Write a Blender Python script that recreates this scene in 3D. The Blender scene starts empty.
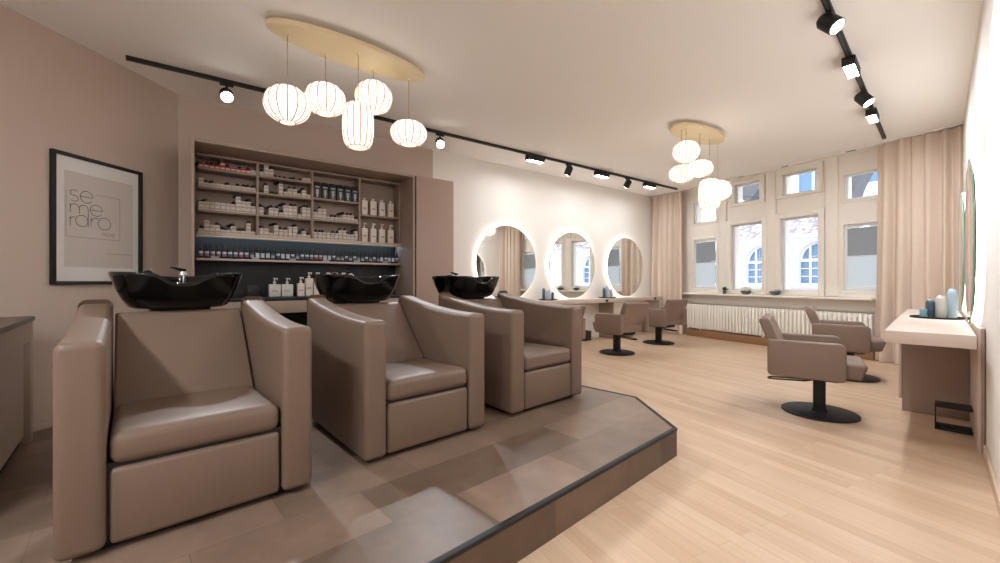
import bpy, bmesh, math, random
from mathutils import Vector, Matrix
random.seed(7)
PI = math.pi
C = bpy.context.scene.collection
H = 1.1            # camera height
CEIL = 3.008       # ceiling height
PL = 0.1745        # platform height

# ------------------------------------------------------------------ materials
def lin(r, g, b):
    f = lambda c: (c/255/12.92) if c/255 <= 0.04045 else ((c/255+0.055)/1.055)**2.4
    return (f(r), f(g), f(b), 1)

MATS = {}
def mat(name, col, rough=0.5, metal=0.0, emit=None, estr=0.0, noise=0.0, nscale=8.0, bump=0.0, bscale=60.0, spec=0.5, coat=0.0, trans=0.0):
    if name in MATS: return MATS[name]
    m = bpy.data.materials.new(name); m.use_nodes = True
    nt = m.node_tree; b = nt.nodes['Principled BSDF']
    b.inputs['Base Color'].default_value = col
    b.inputs['Roughness'].default_value = rough
    b.inputs['Metallic'].default_value = metal
    b.inputs['Specular IOR Level'].default_value = spec
    b.inputs['Coat Weight'].default_value = coat
    b.inputs['Transmission Weight'].default_value = trans
    if emit:
        b.inputs['Emission Color'].default_value = emit
        b.inputs['Emission Strength'].default_value = estr
    if noise or bump:
        tc = nt.nodes.new('ShaderNodeTexCoord')
    if noise:
        n = nt.nodes.new('ShaderNodeTexNoise'); n.inputs['Scale'].default_value = nscale; n.inputs['Detail'].default_value = 4
        nt.links.new(tc.outputs['Object'], n.inputs['Vector'])
        r = nt.nodes.new('ShaderNodeMixRGB'); r.blend_type = 'MULTIPLY'; r.inputs['Fac'].default_value = 1
        r.inputs['Color1'].default_value = col
        mr = nt.nodes.new('ShaderNodeMapRange'); mr.inputs['To Min'].default_value = 1-noise; mr.inputs['To Max'].default_value = 1+noise
        nt.links.new(n.outputs['Fac'], mr.inputs['Value']); nt.links.new(mr.outputs['Result'], r.inputs['Color2'])
        nt.links.new(r.outputs['Color'], b.inputs['Base Color'])
    if bump:
        n2 = nt.nodes.new('ShaderNodeTexNoise'); n2.inputs['Scale'].default_value = bscale; n2.inputs['Detail'].default_value = 3
        nt.links.new(tc.outputs['Object'], n2.inputs['Vector'])
        bp = nt.nodes.new('ShaderNodeBump'); bp.inputs['Strength'].default_value = bump; bp.inputs['Distance'].default_value = 0.004
        nt.links.new(n2.outputs['Fac'], bp.inputs['Height']); nt.links.new(bp.outputs['Normal'], b.inputs['Normal'])
    MATS[name] = m
    return m

M_wall = mat('taupe_paint', lin(196,176,162), 0.75, noise=0.03, nscale=1.5, bump=0.05, bscale=120)
M_white = mat('warm_white_paint', lin(236,230,223), 0.8, noise=0.01, nscale=2, bump=0.04, bscale=120)
M_ceil = mat('ceiling_paint', lin(250,246,241), 0.85, noise=0.01, nscale=1.5)
M_frame = mat('cream_window_lacquer', lin(246,239,228), 0.45, noise=0.01)
M_frameblue = mat('white_window_lacquer', lin(240,241,243), 0.4)
M_cab = mat('taupe_laminate', lin(158,137,123), 0.5, noise=0.02, nscale=4)
M_cabpale = mat('pale_taupe_laminate', lin(198,178,164), 0.45, noise=0.02, nscale=4)
M_desk = mat('light_taupe_laminate', lin(208,190,177), 0.45, noise=0.015, nscale=4)
M_deskdark = mat('mid_taupe_laminate', lin(160,138,124), 0.5, noise=0.02, nscale=4)
M_dark = mat('black_laminate', lin(15,15,16), 0.5, noise=0.05)
M_leather = mat('taupe_leather', lin(116,95,80), 0.46, noise=0.03, nscale=5, bump=0.12, bscale=220, spec=0.5)
M_leather2 = mat('taupe_chair_upholstery', lin(128,107,93), 0.5, noise=0.03, nscale=5, bump=0.1, bscale=220)
M_black = mat('matte_black_metal', lin(18,18,19), 0.55, noise=0.05, nscale=20)
M_gloss = mat('gloss_black_ceramic', lin(6,6,7), 0.10, spec=0.4, noise=0.02)
M_chrome = mat('chrome', (0.8,0.8,0.82,1), 0.12, metal=1.0, noise=0.02)
M_gap = mat('black_plinth_and_gap_shade', lin(20,17,16), 0.7, noise=0.05)
M_brass = mat('brass_leaf_wood', lin(232,213,174), 0.45, noise=0.04, nscale=10)
M_cord = mat('pale_gold_cord', lin(170,140,105), 0.5, noise=0.02)
M_radi = mat('cream_radiator_enamel', lin(250,245,236), 0.4, noise=0.01)
M_wood = mat('oak_plinth', lin(150,112,80), 0.5, noise=0.12, nscale=14)
M_paper = mat('white_passepartout', lin(248,245,243), 0.7, noise=0.01)
M_print = mat('pale_print', lin(228,218,213), 0.7, noise=0.04, nscale=3)
M_ink = mat('dark_brown_ink', lin(60,40,34), 0.7, noise=0.02)
M_inklt = mat('light_grey_ink', lin(165,150,144), 0.7, noise=0.02)
M_carton = mat('white_carton', lin(214,203,192), 0.6, noise=0.03, nscale=30)
M_cartonband = mat('grey_carton_print', lin(170,160,152), 0.6, noise=0.03)
M_red = mat('red_carton', lin(176,36,46), 0.55, noise=0.05, nscale=30)
M_tube = mat('black_tube_cap', lin(24,20,20), 0.5, noise=0.05)
M_blackbox = mat('black_bottle_plastic', lin(24,27,28), 0.35, noise=0.03)
M_silver = mat('silver_label', lin(165,168,170), 0.4, noise=0.05, nscale=40)
M_navy = mat('dark_bottle_plastic', lin(24,22,30), 0.3, noise=0.05)
M_pink = mat('pink_label', lin(150,100,122), 0.5, noise=0.05, nscale=40)
M_paleb = mat('pale_label', lin(205,210,220), 0.5, noise=0.05, nscale=40)
M_cream = mat('cream_bottle_plastic', lin(226,214,202), 0.4, noise=0.01)
M_grey = mat('grey_bottle_plastic', lin(206,203,196), 0.4, noise=0.01)
M_blue = mat('light_blue_bottle_plastic', lin(178,200,216), 0.35, noise=0.02)
M_slate = mat('slate_bottle_plastic', lin(70,90,106), 0.35, noise=0.02)
M_teal = mat('teal_jar', lin(120,160,170), 0.35, noise=0.02)
M_leaf = mat('dark_green_leaf', lin(40,66,46), 0.5, noise=0.1)
M_petal = mat('white_petal', lin(240,236,230), 0.6, noise=0.02)
M_plaster = mat('white_facade_plaster', lin(236,236,240), 0.85, noise=0.03, nscale=3)
M_slateroof = mat('grey_slate', lin(112,114,122), 0.7, noise=0.1, nscale=6)
M_pane = mat('blue_window_pane', lin(104,138,172), 0.15, noise=0.1, nscale=3)
M_blindg = mat('grey_pleated_fabric', lin(140,138,132), 0.85, noise=0.03)
M_socket = mat('black_socket_plastic', lin(26,26,28), 0.4, noise=0.02)
M_led = mat('cool_led_strip', (1,1,1,1), 0.5, emit=(0.55,0.78,1,1), estr=5)
M_lamp = mat('lamp_lens', (1,1,1,1), 0.5, emit=(1,0.97,0.93,1), estr=14)
M_halo = mat('mirror_light_strip', (1,1,1,1), 0.5, emit=(1,0.98,0.95,1), estr=2.8)
M_rib = mat('lantern_wire', lin(212,176,130), 0.5, noise=0.01)
M_mirror = mat('mirror_silver', (0.9,0.91,0.9,1), 0.015, metal=1.0)
M_mirredge = mat('mirror_edge_glass', lin(120,160,145), 0.2, noise=0.05)

def lantern_mat():
    m = bpy.data.materials.new('white_lantern_fabric'); m.use_nodes = True
    nt = m.node_tree; b = nt.nodes['Principled BSDF']
    b.inputs['Base Color'].default_value = (0.9,0.86,0.8,1); b.inputs['Roughness'].default_value = 0.8
    b.inputs['Emission Color'].default_value = (1,0.955,0.905,1); b.inputs['Emission Strength'].default_value = 0.5
    return m
M_lantern = lantern_mat()

def fabric_mat():
    m = bpy.data.materials.new('beige_curtain_fabric'); m.use_nodes = True
    nt = m.node_tree; b = nt.nodes['Principled BSDF']
    tc = nt.nodes.new('ShaderNodeTexCoord'); n = nt.nodes.new('ShaderNodeTexNoise'); n.inputs['Scale'].default_value = 30
    nt.links.new(tc.outputs['Object'], n.inputs['Vector'])
    cr = nt.nodes.new('ShaderNodeMixRGB'); cr.inputs['Color1'].default_value = lin(238,220,203); cr.inputs['Color2'].default_value = lin(243,228,213)
    nt.links.new(n.outputs['Fac'], cr.inputs['Fac']); nt.links.new(cr.outputs['Color'], b.inputs['Base Color'])
    b.inputs['Roughness'].default_value = 0.9
    tr = nt.nodes.new('ShaderNodeBsdfTranslucent'); tr.inputs['Color'].default_value = lin(235,210,190)
    mx = nt.nodes.new('ShaderNodeMixShader'); mx.inputs['Fac'].default_value = 0.22
    out = nt.nodes['Material Output']
    nt.links.new(b.outputs['BSDF'], mx.inputs[1]); nt.links.new(tr.outputs['BSDF'], mx.inputs[2]); nt.links.new(mx.outputs['Shader'], out.inputs['Surface'])
    return m
M_curt = fabric_mat()

def sheer_mat(name='white_translucent_blind', ct=(0.95,1,1,1), c1=(0.78,0.86,0.87,1), c2=(0.82,0.89,0.90,1)):
    m = bpy.data.materials.new(name); m.use_nodes = True
    nt = m.node_tree; nt.nodes.remove(nt.nodes['Principled BSDF'])
    tr = nt.nodes.new('ShaderNodeBsdfTranslucent'); tr.inputs['Color'].default_value = ct
    df = nt.nodes.new('ShaderNodeBsdfDiffuse')
    w = nt.nodes.new('ShaderNodeTexNoise'); w.inputs['Scale'].default_value = 40
    cr = nt.nodes.new('ShaderNodeMixRGB'); cr.inputs['Color1'].default_value = c1; cr.inputs['Color2'].default_value = c2
    nt.links.new(w.outputs['Fac'], cr.inputs['Fac']); nt.links.new(cr.outputs['Color'], df.inputs['Color'])
    mx = nt.nodes.new('ShaderNodeMixShader'); mx.inputs['Fac'].default_value = 0.72
    nt.links.new(df.outputs['BSDF'], mx.inputs[1]); nt.links.new(tr.outputs['BSDF'], mx.inputs[2])
    nt.links.new(mx.outputs['Shader'], nt.nodes['Material Output'].inputs['Surface'])
    return m
M_sheer = sheer_mat()
M_gsheer = sheer_mat('grey_translucent_blind', (.44,.44,.42,1), (.40,.395,.38,1), (.36,.36,.35,1))

def glass_mat(name='clear_glass', tint=(1,1,1,1), ior=1.45):
    m = bpy.data.materials.new(name); m.use_nodes = True
    nt = m.node_tree; nt.nodes.remove(nt.nodes['Principled BSDF'])
    t = nt.nodes.new('ShaderNodeBsdfTransparent'); t.inputs['Color'].default_value = tint
    g = nt.nodes.new('ShaderNodeBsdfGlossy'); g.inputs['Roughness'].default_value = 0.02
    lw = nt.nodes.new('ShaderNodeFresnel'); lw.inputs['IOR'].default_value = ior
    mx = nt.nodes.new('ShaderNodeMixShader')
    nt.links.new(lw.outputs['Fac'], mx.inputs['Fac']); nt.links.new(t.outputs['BSDF'], mx.inputs[1]); nt.links.new(g.outputs['BSDF'], mx.inputs[2])
    nt.links.new(mx.outputs['Shader'], nt.nodes['Material Output'].inputs['Surface'])
    return m
M_glass = glass_mat()
M_pglass = glass_mat('poster_glass', ior=1.22)

def plank_mat():
    m = bpy.data.materials.new('maple_plank_floor'); m.use_nodes = True
    nt = m.node_tree; b = nt.nodes['Principled BSDF']; N = nt.nodes.new; L = nt.links.new
    tc = N('ShaderNodeTexCoord'); mp = N('ShaderNodeMapping'); mp.inputs['Rotation'].default_value = (0,0,math.radians(63.1))
    L(tc.outputs['Object'], mp.inputs['Vector'])
    br = N('ShaderNodeTexBrick'); br.inputs['Scale'].default_value = 1.0
    br.inputs['Brick Width'].default_value = 1.1; br.inputs['Row Height'].default_value = 0.075; br.inputs['Mortar Size'].default_value = 0.0012
    br.inputs['Mortar Smooth'].default_value = 0.6; br.offset = 0.37; br.squash = 1.0
    br.inputs['Color1'].default_value = lin(216,188,160); br.inputs['Color2'].default_value = lin(202,170,140); br.inputs['Mortar'].default_value = lin(184,150,120)
    L(mp.outputs['Vector'], br.inputs['Vector'])
    mp2 = N('ShaderNodeMapping'); mp2.inputs['Scale'].default_value = (1.2,22,1); L(mp.outputs['Vector'], mp2.inputs['Vector'])
    n = N('ShaderNodeTexNoise'); n.inputs['Scale'].default_value = 1.6; n.inputs['Detail'].default_value = 6; L(mp2.outputs['Vector'], n.inputs['Vector'])
    mr = N('ShaderNodeMapRange'); mr.inputs['To Min'].default_value = 0.86; mr.inputs['To Max'].default_value = 1.1; L(n.outputs['Fac'], mr.inputs['Value'])
    mx = N('ShaderNodeMixRGB'); mx.blend_type = 'MULTIPLY'; mx.inputs['Fac'].default_value = 1
    L(br.outputs['Color'], mx.inputs['Color1']); L(mr.outputs['Result'], mx.inputs['Color2']); L(mx.outputs['Color'], b.inputs['Base Color'])
    b.inputs['Roughness'].default_value = 0.36; b.inputs['Specular IOR Level'].default_value = 0.4
    bp = N('ShaderNodeBump'); bp.inputs['Strength'].default_value = 0.08; bp.inputs['Distance'].default_value = 0.002
    L(br.outputs['Fac'], bp.inputs['Height']); bp.invert = True; L(bp.outputs['Normal'], b.inputs['Normal'])
    return m
M_plank = plank_mat()

def tile_mat(name, c1, c2, c3, rot, w, h):
    m = bpy.data.materials.new(name); m.use_nodes = True
    nt = m.node_tree; b = nt.nodes['Principled BSDF']; N = nt.nodes.new; L = nt.links.new
    tc = N('ShaderNodeTexCoord'); mp = N('ShaderNodeMapping'); mp.inputs['Rotation'].default_value = (0,0,rot)
    L(tc.outputs['Object'], mp.inputs['Vector'])
    br = N('ShaderNodeTexBrick'); br.inputs['Scale'].default_value = 1.0
    br.inputs['Brick Width'].default_value = w; br.inputs['Row Height'].default_value = h; br.inputs['Mortar Size'].default_value = 0.0012
    br.offset = 0.5
    br.inputs['Color1'].default_value = c1; br.inputs['Color2'].default_value = c2; br.inputs['Mortar'].default_value = c3
    L(mp.outputs['Vector'], br.inputs['Vector'])
    n = N('ShaderNodeTexNoise'); n.inputs['Scale'].default_value = 2.6; n.inputs['Detail'].default_value = 8; n.inputs['Roughness'].default_value = 0.65; L(mp.outputs['Vector'], n.inputs['Vector'])
    mr = N('ShaderNodeMapRange'); mr.inputs['From Min'].default_value = 0.25; mr.inputs['From Max'].default_value = 0.75; mr.inputs['To Min'].default_value = 0.62; mr.inputs['To Max'].default_value = 1.3; L(n.outputs['Fac'], mr.inputs['Value'])
    mx = N('ShaderNodeMixRGB'); mx.blend_type = 'MULTIPLY'; mx.inputs['Fac'].default_value = 1
    L(br.outputs['Color'], mx.inputs['Color1']); L(mr.outputs['Result'], mx.inputs['Color2']); L(mx.outputs['Color'], b.inputs['Base Color'])
    b.inputs['Roughness'].default_value = 0.42
    return m
M_tile = tile_mat('brown_stone_tile', lin(136,113,96), lin(102,83,68), lin(92,76,64), math.radians(-42.6), 0.60, 0.30)
M_riser = tile_mat('brown_rust_tile', lin(116,95,78), lin(94,76,62), lin(80,65,55), math.radians(-42.6), 0.6, 3.0)

def rooftile_mat():
    m = bpy.data.materials.new('scalloped_roof_tile'); m.use_nodes = True
    nt = m.node_tree; b = nt.nodes['Principled BSDF']; N = nt.nodes.new; L = nt.links.new
    tc = N('ShaderNodeTexCoord'); v = N('ShaderNodeTexVoronoi'); v.inputs['Scale'].default_value = 6.5; L(tc.outputs['Object'], v.inputs['Vector'])
    cr = N('ShaderNodeValToRGB'); cr.color_ramp.elements[0].position = 0.25; cr.color_ramp.elements[0].color = lin(232,228,230)
    cr.color_ramp.elements[1].position = 0.6; cr.color_ramp.elements[1].color = lin(150,140,146)
    L(v.outputs['Distance'], cr.inputs['Fac']); L(cr.outputs['Color'], b.inputs['Base Color']); b.inputs['Roughness'].default_value = 0.8
    return m
M_rooftile = rooftile_mat()

# ------------------------------------------------------------------ mesh helpers
def finish(bm, angle=0.7):
    bm.normal_update()
    for f in bm.faces: f.smooth = True
    for e in bm.edges:
        if len(e.link_faces) == 2:
            if e.calc_face_angle(0) > angle: e.smooth = False
        else: e.smooth = False

def obj(name, bm, m, parent=None, loc=None, rot=0, angle=0.7):
    finish(bm, angle)
    me = bpy.data.meshes.new(name); bm.to_mesh(me); bm.free()
    ms = m if isinstance(m, (list, tuple)) else [m]
    for x in ms: me.materials.append(x)
    o = bpy.data.objects.new(name, me); C.objects.link(o)
    if parent is not None: o.parent = parent
    if loc is not None: o.location = loc
    o.rotation_euler = (0,0,rot)
    return o

def tag(o, label, cat, group=None, kind=None):
    if label: o['label'] = label
    if cat: o['category'] = cat
    if group: o['group'] = group
    if kind: o['kind'] = kind
    return o

def thing(name, label, cat, loc=(0,0,0), rot=0, group=None):
    o = bpy.data.objects.new(name, None); C.objects.link(o)
    o.empty_display_size = 0.1
    o.location = loc; o.rotation_euler = (0,0,rot)
    return tag(o, label, cat, group)

def struct(name, bm, m, loc=(0,0,0), rot=0, parent=None):
    o = obj(name, bm, m, parent, loc, rot)
    if parent is None: o['kind'] = 'structure'
    return o

def dup(root, loc, rot, label, group=None, cat=None):
    r = root.copy(); C.objects.link(r); r.location = loc; r.rotation_euler = (0,0,rot)
    r['label'] = label
    if group: r['group'] = group
    for ch in list(root.children):
        c = ch.copy(); C.objects.link(c); c.parent = r
        for g in ch.children:
            d = g.copy(); C.objects.link(d); d.parent = c
    return r

def merge(bm, b2):
    me = bpy.data.meshes.new('tmp'); b2.to_mesh(me); b2.free()
    bm.from_mesh(me); bpy.data.meshes.remove(me)

def box(bm, x0, x1, y0, y1, z0, z1, r=0, seg=2, mi=0):
    b = bmesh.new()
    vs = [b.verts.new((x,y,z)) for z in (z0,z1) for x,y in ((x0,y0),(x1,y0),(x1,y1),(x0,y1))]
    for q in ((3,2,1,0),(4,5,6,7),(0,1,5,4),(1,2,6,5),(2,3,7,6),(3,0,4,7)): b.faces.new([vs[i] for i in q])
    if r > 0: bmesh.ops.bevel(b, geom=list(b.edges), offset=r, segments=seg, profile=0.5, affect='EDGES')
    for f in b.faces: f.material_index = mi
    merge(bm, b)

def B(x0,x1,y0,y1,z0,z1,r=0,seg=2):
    bm = bmesh.new(); box(bm,x0,x1,y0,y1,z0,z1,r,seg); return bm

def prism(bm, pts, a0, a1, axis='y', r=0, seg=3, bevang=0.45, mi=0):
    """extrude polygon pts (2D) along axis. axis y: pts=(x,z); axis x: pts=(y,z); axis z: pts=(x,y)"""
    b = bmesh.new()
    def mk(p, a): return {'y':(p[0],a,p[1]),'x':(a,p[0],p[1]),'z':(p[0],p[1],a)}[axis]
    v0 = [b.verts.new(mk(p,a0)) for p in pts]; v1 = [b.verts.new(mk(p,a1)) for p in pts]
    n = len(pts)
    b.faces.new(v0); b.faces.new(list(reversed(v1)))
    for i in range(n): b.faces.new((v0[i],v1[i],v1[(i+1)%n],v0[(i+1)%n]))
    bmesh.ops.recalc_face_normals(b, faces=list(b.faces))
    if r > 0:
        es = [e for e in b.edges if e.calc_face_angle(0) > bevang]
        bmesh.ops.bevel(b, geom=es, offset=r, segments=seg, profile=0.5, affect='EDGES')
    for f in b.faces: f.material_index = mi
    merge(bm, b)

def lathe(bm, prof, cx=0, cy=0, n=24, mi=0, sx=1, sy=1, caps=True):
    """prof: list of (r,z)"""
    rings = []
    for r, z in prof:
        rings.append([bm.verts.new((cx+sx*r*math.cos(2*PI*i/n), cy+sy*r*math.sin(2*PI*i/n), z)) for i in range(n)])
    fs = []
    for a, b in zip(rings, rings[1:]):
        for i in range(n):
            fs.append(bm.faces.new((a[i],a[(i+1)%n],b[(i+1)%n],b[i])))
    if caps:
        if prof[0][0] > 1e-5: fs.append(bm.faces.new(list(reversed(rings[0]))))
        if prof[-1][0] > 1e-5: fs.append(bm.faces.new(rings[-1]))
    for f in fs: f.material_index = mi
    return rings

def cyl(bm, p0, p1, r, n=12, mi=0, r1=None):
    p0, p1 = Vector(p0), Vector(p1); d = (p1-p0).normalized()
    u = d.orthogonal().normalized(); w = d.cross(u)
    r1 = r if r1 is None else r1
    a = [bm.verts.new(p0+(u*math.cos(2*PI*i/n)+w*math.sin(2*PI*i/n))*r) for i in range(n)]
    b = [bm.verts.new(p1+(u*math.cos(2*PI*i/n)+w*math.sin(2*PI*i/n))*r1) for i in range(n)]
    fs = [bm.faces.new((a[i],a[(i+1)%n],b[(i+1)%n],b[i])) for i in range(n)]
    fs.append(bm.faces.new(list(reversed(a)))); fs.append(bm.faces.new(b))
    for f in fs: f.material_index = mi

def tube(bm, pts, r, n=8, mi=0, closed=False):
    pts = [Vector(p) for p in pts]; rings = []
    k = len(pts); ref = None
    for i, p in enumerate(pts):
        a = pts[(i-1)%k] if (closed or i > 0) else p
        b = pts[(i+1)%k] if (closed or i < k-1) else p
        d = (b-a).normalized()
        if ref is None: ref = d.orthogonal().normalized()
        u = (ref-d*ref.dot(d)).normalized(); w = d.cross(u); ref = u
        rings.append([bm.verts.new(p+(u*math.cos(2*PI*j/n)+w*math.sin(2*PI*j/n))*r) for j in range(n)])
    prs = list(zip(rings, rings[1:])) + ([(rings[-1], rings[0])] if closed else [])
    for a, b in prs:
        for j in range(n):
            f = bm.faces.new((a[j],a[(j+1)%n],b[(j+1)%n],b[j])); f.material_index = mi
    if not closed:
        f = bm.faces.new(list(reversed(rings[0]))); f.material_index = mi
        f = bm.faces.new(rings[-1]); f.material_index = mi

ORD = ['first','second','third','fourth','fifth','sixth','seventh','eighth','ninth','tenth','eleventh','twelfth','thirteenth','fourteenth','fifteenth','sixteenth','seventeenth','eighteenth','nineteenth','twentieth']
def ordn(i):
    if i < 20: return ORD[i]
    t = {2:'twenty',3:'thirty',4:'forty'}[(i+1)//10]
    u = (i+1) % 10
    return {2:'twentieth',3:'thirtieth',4:'fortieth'}[(i+1)//10] if u == 0 else t+'-'+ORD[u-1]

# ------------------------------------------------------------------ frames (plan measured around the camera at 0,0)
def ang(d): return math.atan2(d[1], d[0])
BO = Vector((-3.284,4.156,0)); Bd = Vector((.8007,.599,0)); Ba = ang(Bd)       # back wall: local x along wall, y outward (room side is -y)
WO = Vector((3.403,9.158,0)); Wd = Vector((.453,-.8915,0)); Wa = ang(Wd)        # curtain line of window wall: y outward
RO = Vector((3.28,2.765,0)); Rd = Vector((.7317,.6817,0)); Ra = ang(Rd)         # right wall: y into room
Ld = Vector((-.1083,-.9941,0)); La = ang(Ld)                                    # left wall from corner towards viewer: y into room
def loc(O, a, x, y, z=0):
    c, s = math.cos(a), math.sin(a); return Vector((O.x+c*x-s*y, O.y+s*x+c*y, z))
def bwp(x, off, z=0): return loc(BO, Ba, x, -off, z)
def wwp(x, off, z=0): return loc(WO, Wa, x, -off, z)
def rwp(x, off, z=0): return loc(RO, Ra, x, off, z)
def lwp(x, off, z=0): return loc(BO, La, x, off, z)

# ------------------------------------------------------------------ room shell
WT = 0.2   # wall face sits 0.2 m behind the curtain line
cBW = bwp(8.62, 0)                                   # about where back wall meets window wall
REAR = -1.9
kl = (4.156-REAR)/.9941; pLR = lwp(kl, 0)
kr = (REAR-2.765)/.6817; pRR = rwp(kr, 0)
# intersection helper for room polygon
def inter(p, d, q, e):
    den = d.x*e.y-d.y*e.x; t = ((q.x-p.x)*e.y-(q.y-p.y)*e.x)/den
    return Vector((p.x+d.x*t, p.y+d.y*t, 0))
Wface = wwp(0, -WT)
cBW = inter(BO, Bd, Wface, Wd); cRW = inter(RO, Rd, Wface, Wd)
poly = [BO.copy(), cBW, cRW, pRR, pLR]
def flat(pts, z0, z1):
    bm = bmesh.new(); prism(bm, [(p.x,p.y) for p in pts], z0, z1, 'z'); return bm
cen = sum(poly, Vector())/5
big = [p+(p-cen).normalized()*0.3 for p in poly]
struct('floor', flat(big, -0.12, 0.0), M_plank)
struct('ceiling', flat(big, CEIL, CEIL+0.12), M_ceil)
bl = (cBW-BO).length
TA = 2.889
bm = bmesh.new(); box(bm, -0.1, TA, 0, 0.18, 0, CEIL, mi=0); box(bm, TA, bl+0.2, 0, 0.18, 0, CEIL, mi=1)
struct('wall_back', bm, [M_wall, M_white], BO, Ba)
bm = bmesh.new(); box(bm, -0.1, kl+0.1, -0.18, 0, 0, CEIL); struct('wall_left', bm, M_wall, BO, La)
bm = bmesh.new(); box(bm, kr-0.2, (cRW-RO).length+0.2, -0.18, 0, 0, CEIL); struct('wall_right', bm, M_white, RO, Ra)
d = pRR-pLR
bm = bmesh.new(); box(bm, -0.1, d.length+0.1, -0.18, 0, 0, CEIL); struct('wall_front', bm, M_white, pLR, ang(d))
# window wall with openings, local x along WO/Wd, y = outward
OPEN = [(.93,1.45,2.27,2.73),(1.80,2.30,2.53,2.91),(2.64,3.18,2.53,2.91),(3.50,4.04,2.30,2.71),
        (.93,1.45,.95,1.96),(1.74,2.34,.93,2.17),(2.62,3.20,.93,2.17),(3.50,4.04,.95,1.96)]
def holed_wall(x0, x1, z0, z1, y0, y1, holes):
    bm = bmesh.new()
    xs = sorted({x0,x1,*[h[0] for h in holes],*[h[1] for h in holes]}); zs = sorted({z0,z1,*[h[2] for h in holes],*[h[3] for h in holes]})
    def solid(i, j):
        if not (0 <= i < len(xs)-1 and 0 <= j < len(zs)-1): return False
        cx, cz = (xs[i]+xs[i+1])/2, (zs[j]+zs[j+1])/2
        return not any(h[0] < cx < h[1] and h[2] < cz < h[3] for h in holes)
    def q(*p): bm.faces.new([bm.verts.new(v) for v in p])
    for i in range(len(xs)-1):
        for j in range(len(zs)-1):
            if not solid(i, j): continue
            a, b, c, e = xs[i], xs[i+1], zs[j], zs[j+1]
            q((a,y0,c),(b,y0,c),(b,y0,e),(a,y0,e)); q((b,y1,c),(a,y1,c),(a,y1,e),(b,y1,e))
            if not solid(i-1,j): q((a,y1,c),(a,y0,c),(a,y0,e),(a,y1,e))
            if not solid(i+1,j): q((b,y0,c),(b,y1,c),(b,y1,e),(b,y0,e))
            if not solid(i,j-1): q((a,y1,c),(b,y1,c),(b,y0,c),(a,y0,c))
            if not solid(i,j+1): q((a,y0,e),(b,y0,e),(b,y1,e),(a,y1,e))
    bmesh.ops.remove_doubles(bm, verts=list(bm.verts), dist=1e-5)
    return bm
struct('wall_window', holed_wall(-0.3, 5.4, 0, CEIL, WT, WT+0.26, OPEN), M_frame, WO, Wa)
# pilasters + rails of the window wall
for k, (a, b) in enumerate([(1.515,1.665),(2.395,2.555),(3.285,3.445)]):
    struct('trim_%d' % (k+1), B(a, b, WT-0.035, WT+0.005, .88, CEIL, .006), M_frame, WO, Wa)
struct('trim_4', B(-.1, 4.9, WT-0.03, WT+.004, 2.985, CEIL), M_frame, WO, Wa)
bm = B(.3, 4.5, 0.06, WT+.03, .835, .868, .008); box(bm, .86, 3.93, -.045, .07, .835, .868, .008); struct('trim_5', bm, M_frame, WO, Wa)       # window sill
# middle bay casings
for k, h in enumerate(OPEN):
    x0, x1, z0, z1 = h
    mid = k in (1,2,5,6)
    fr = bmesh.new()
    wd = 0.07 if mid else 0.03
    oy0, oy1 = (WT-0.05, WT+0.02) if mid else (WT-0.012, WT+0.02)
    bx0, bx1, bz0, bz1 = x0-wd, x1+wd, max(z0-wd, .87), z1+wd
    if k in (1,2): bz0, bz1 = z0-.03, CEIL-.025
    box(fr, bx0, x0+.012, oy0, oy1, bz0, bz1, .006); box(fr, x1-.012, bx1, oy0, oy1, bz0, bz1, .006)
    box(fr, x0, x1, oy0, oy1, bz0, z0+.012, .006); box(fr, x0, x1, oy0, oy1, z1-.012, bz1, .006)
    w = struct('window_%d' % (k+1), fr, M_frame, WO, Wa)
    sh = bmesh.new(); t = .04
    y0, y1 = WT+.03, WT+.075
    box(sh, x0, x0+t, y0, y1, z0, z1, .005); box(sh, x1-t, x1, y0, y1, z0, z1, .005)
    box(sh, x0+t, x1-t, y0, y1, z0, z0+t, .005); box(sh, x0+t, x1-t, y0, y1, z1-t, z1, .005)
    obj('sash', sh, M_frameblue, w)
    obj('glass', B(x0+t-.004, x1-t+.004, y0+.018, y0+.026, z0+t-.004, z1-t+.004), M_glass, w)
    if k >= 4:
        hb = bmesh.new(); hz = 1.5
        box(hb, x1-.03, x1-.012, y0-.012, y0, hz-.03, hz+.03, .003); box(hb, x1-.026, x1-.016, y0-.05, y0-.01, hz-.006, hz+.006, .002); box(hb, x1-.1, x1-.016, y0-.055, y0-.043, hz-.008, hz+.008, .003)
        obj('handle', hb, M_frameblue, w)

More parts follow.
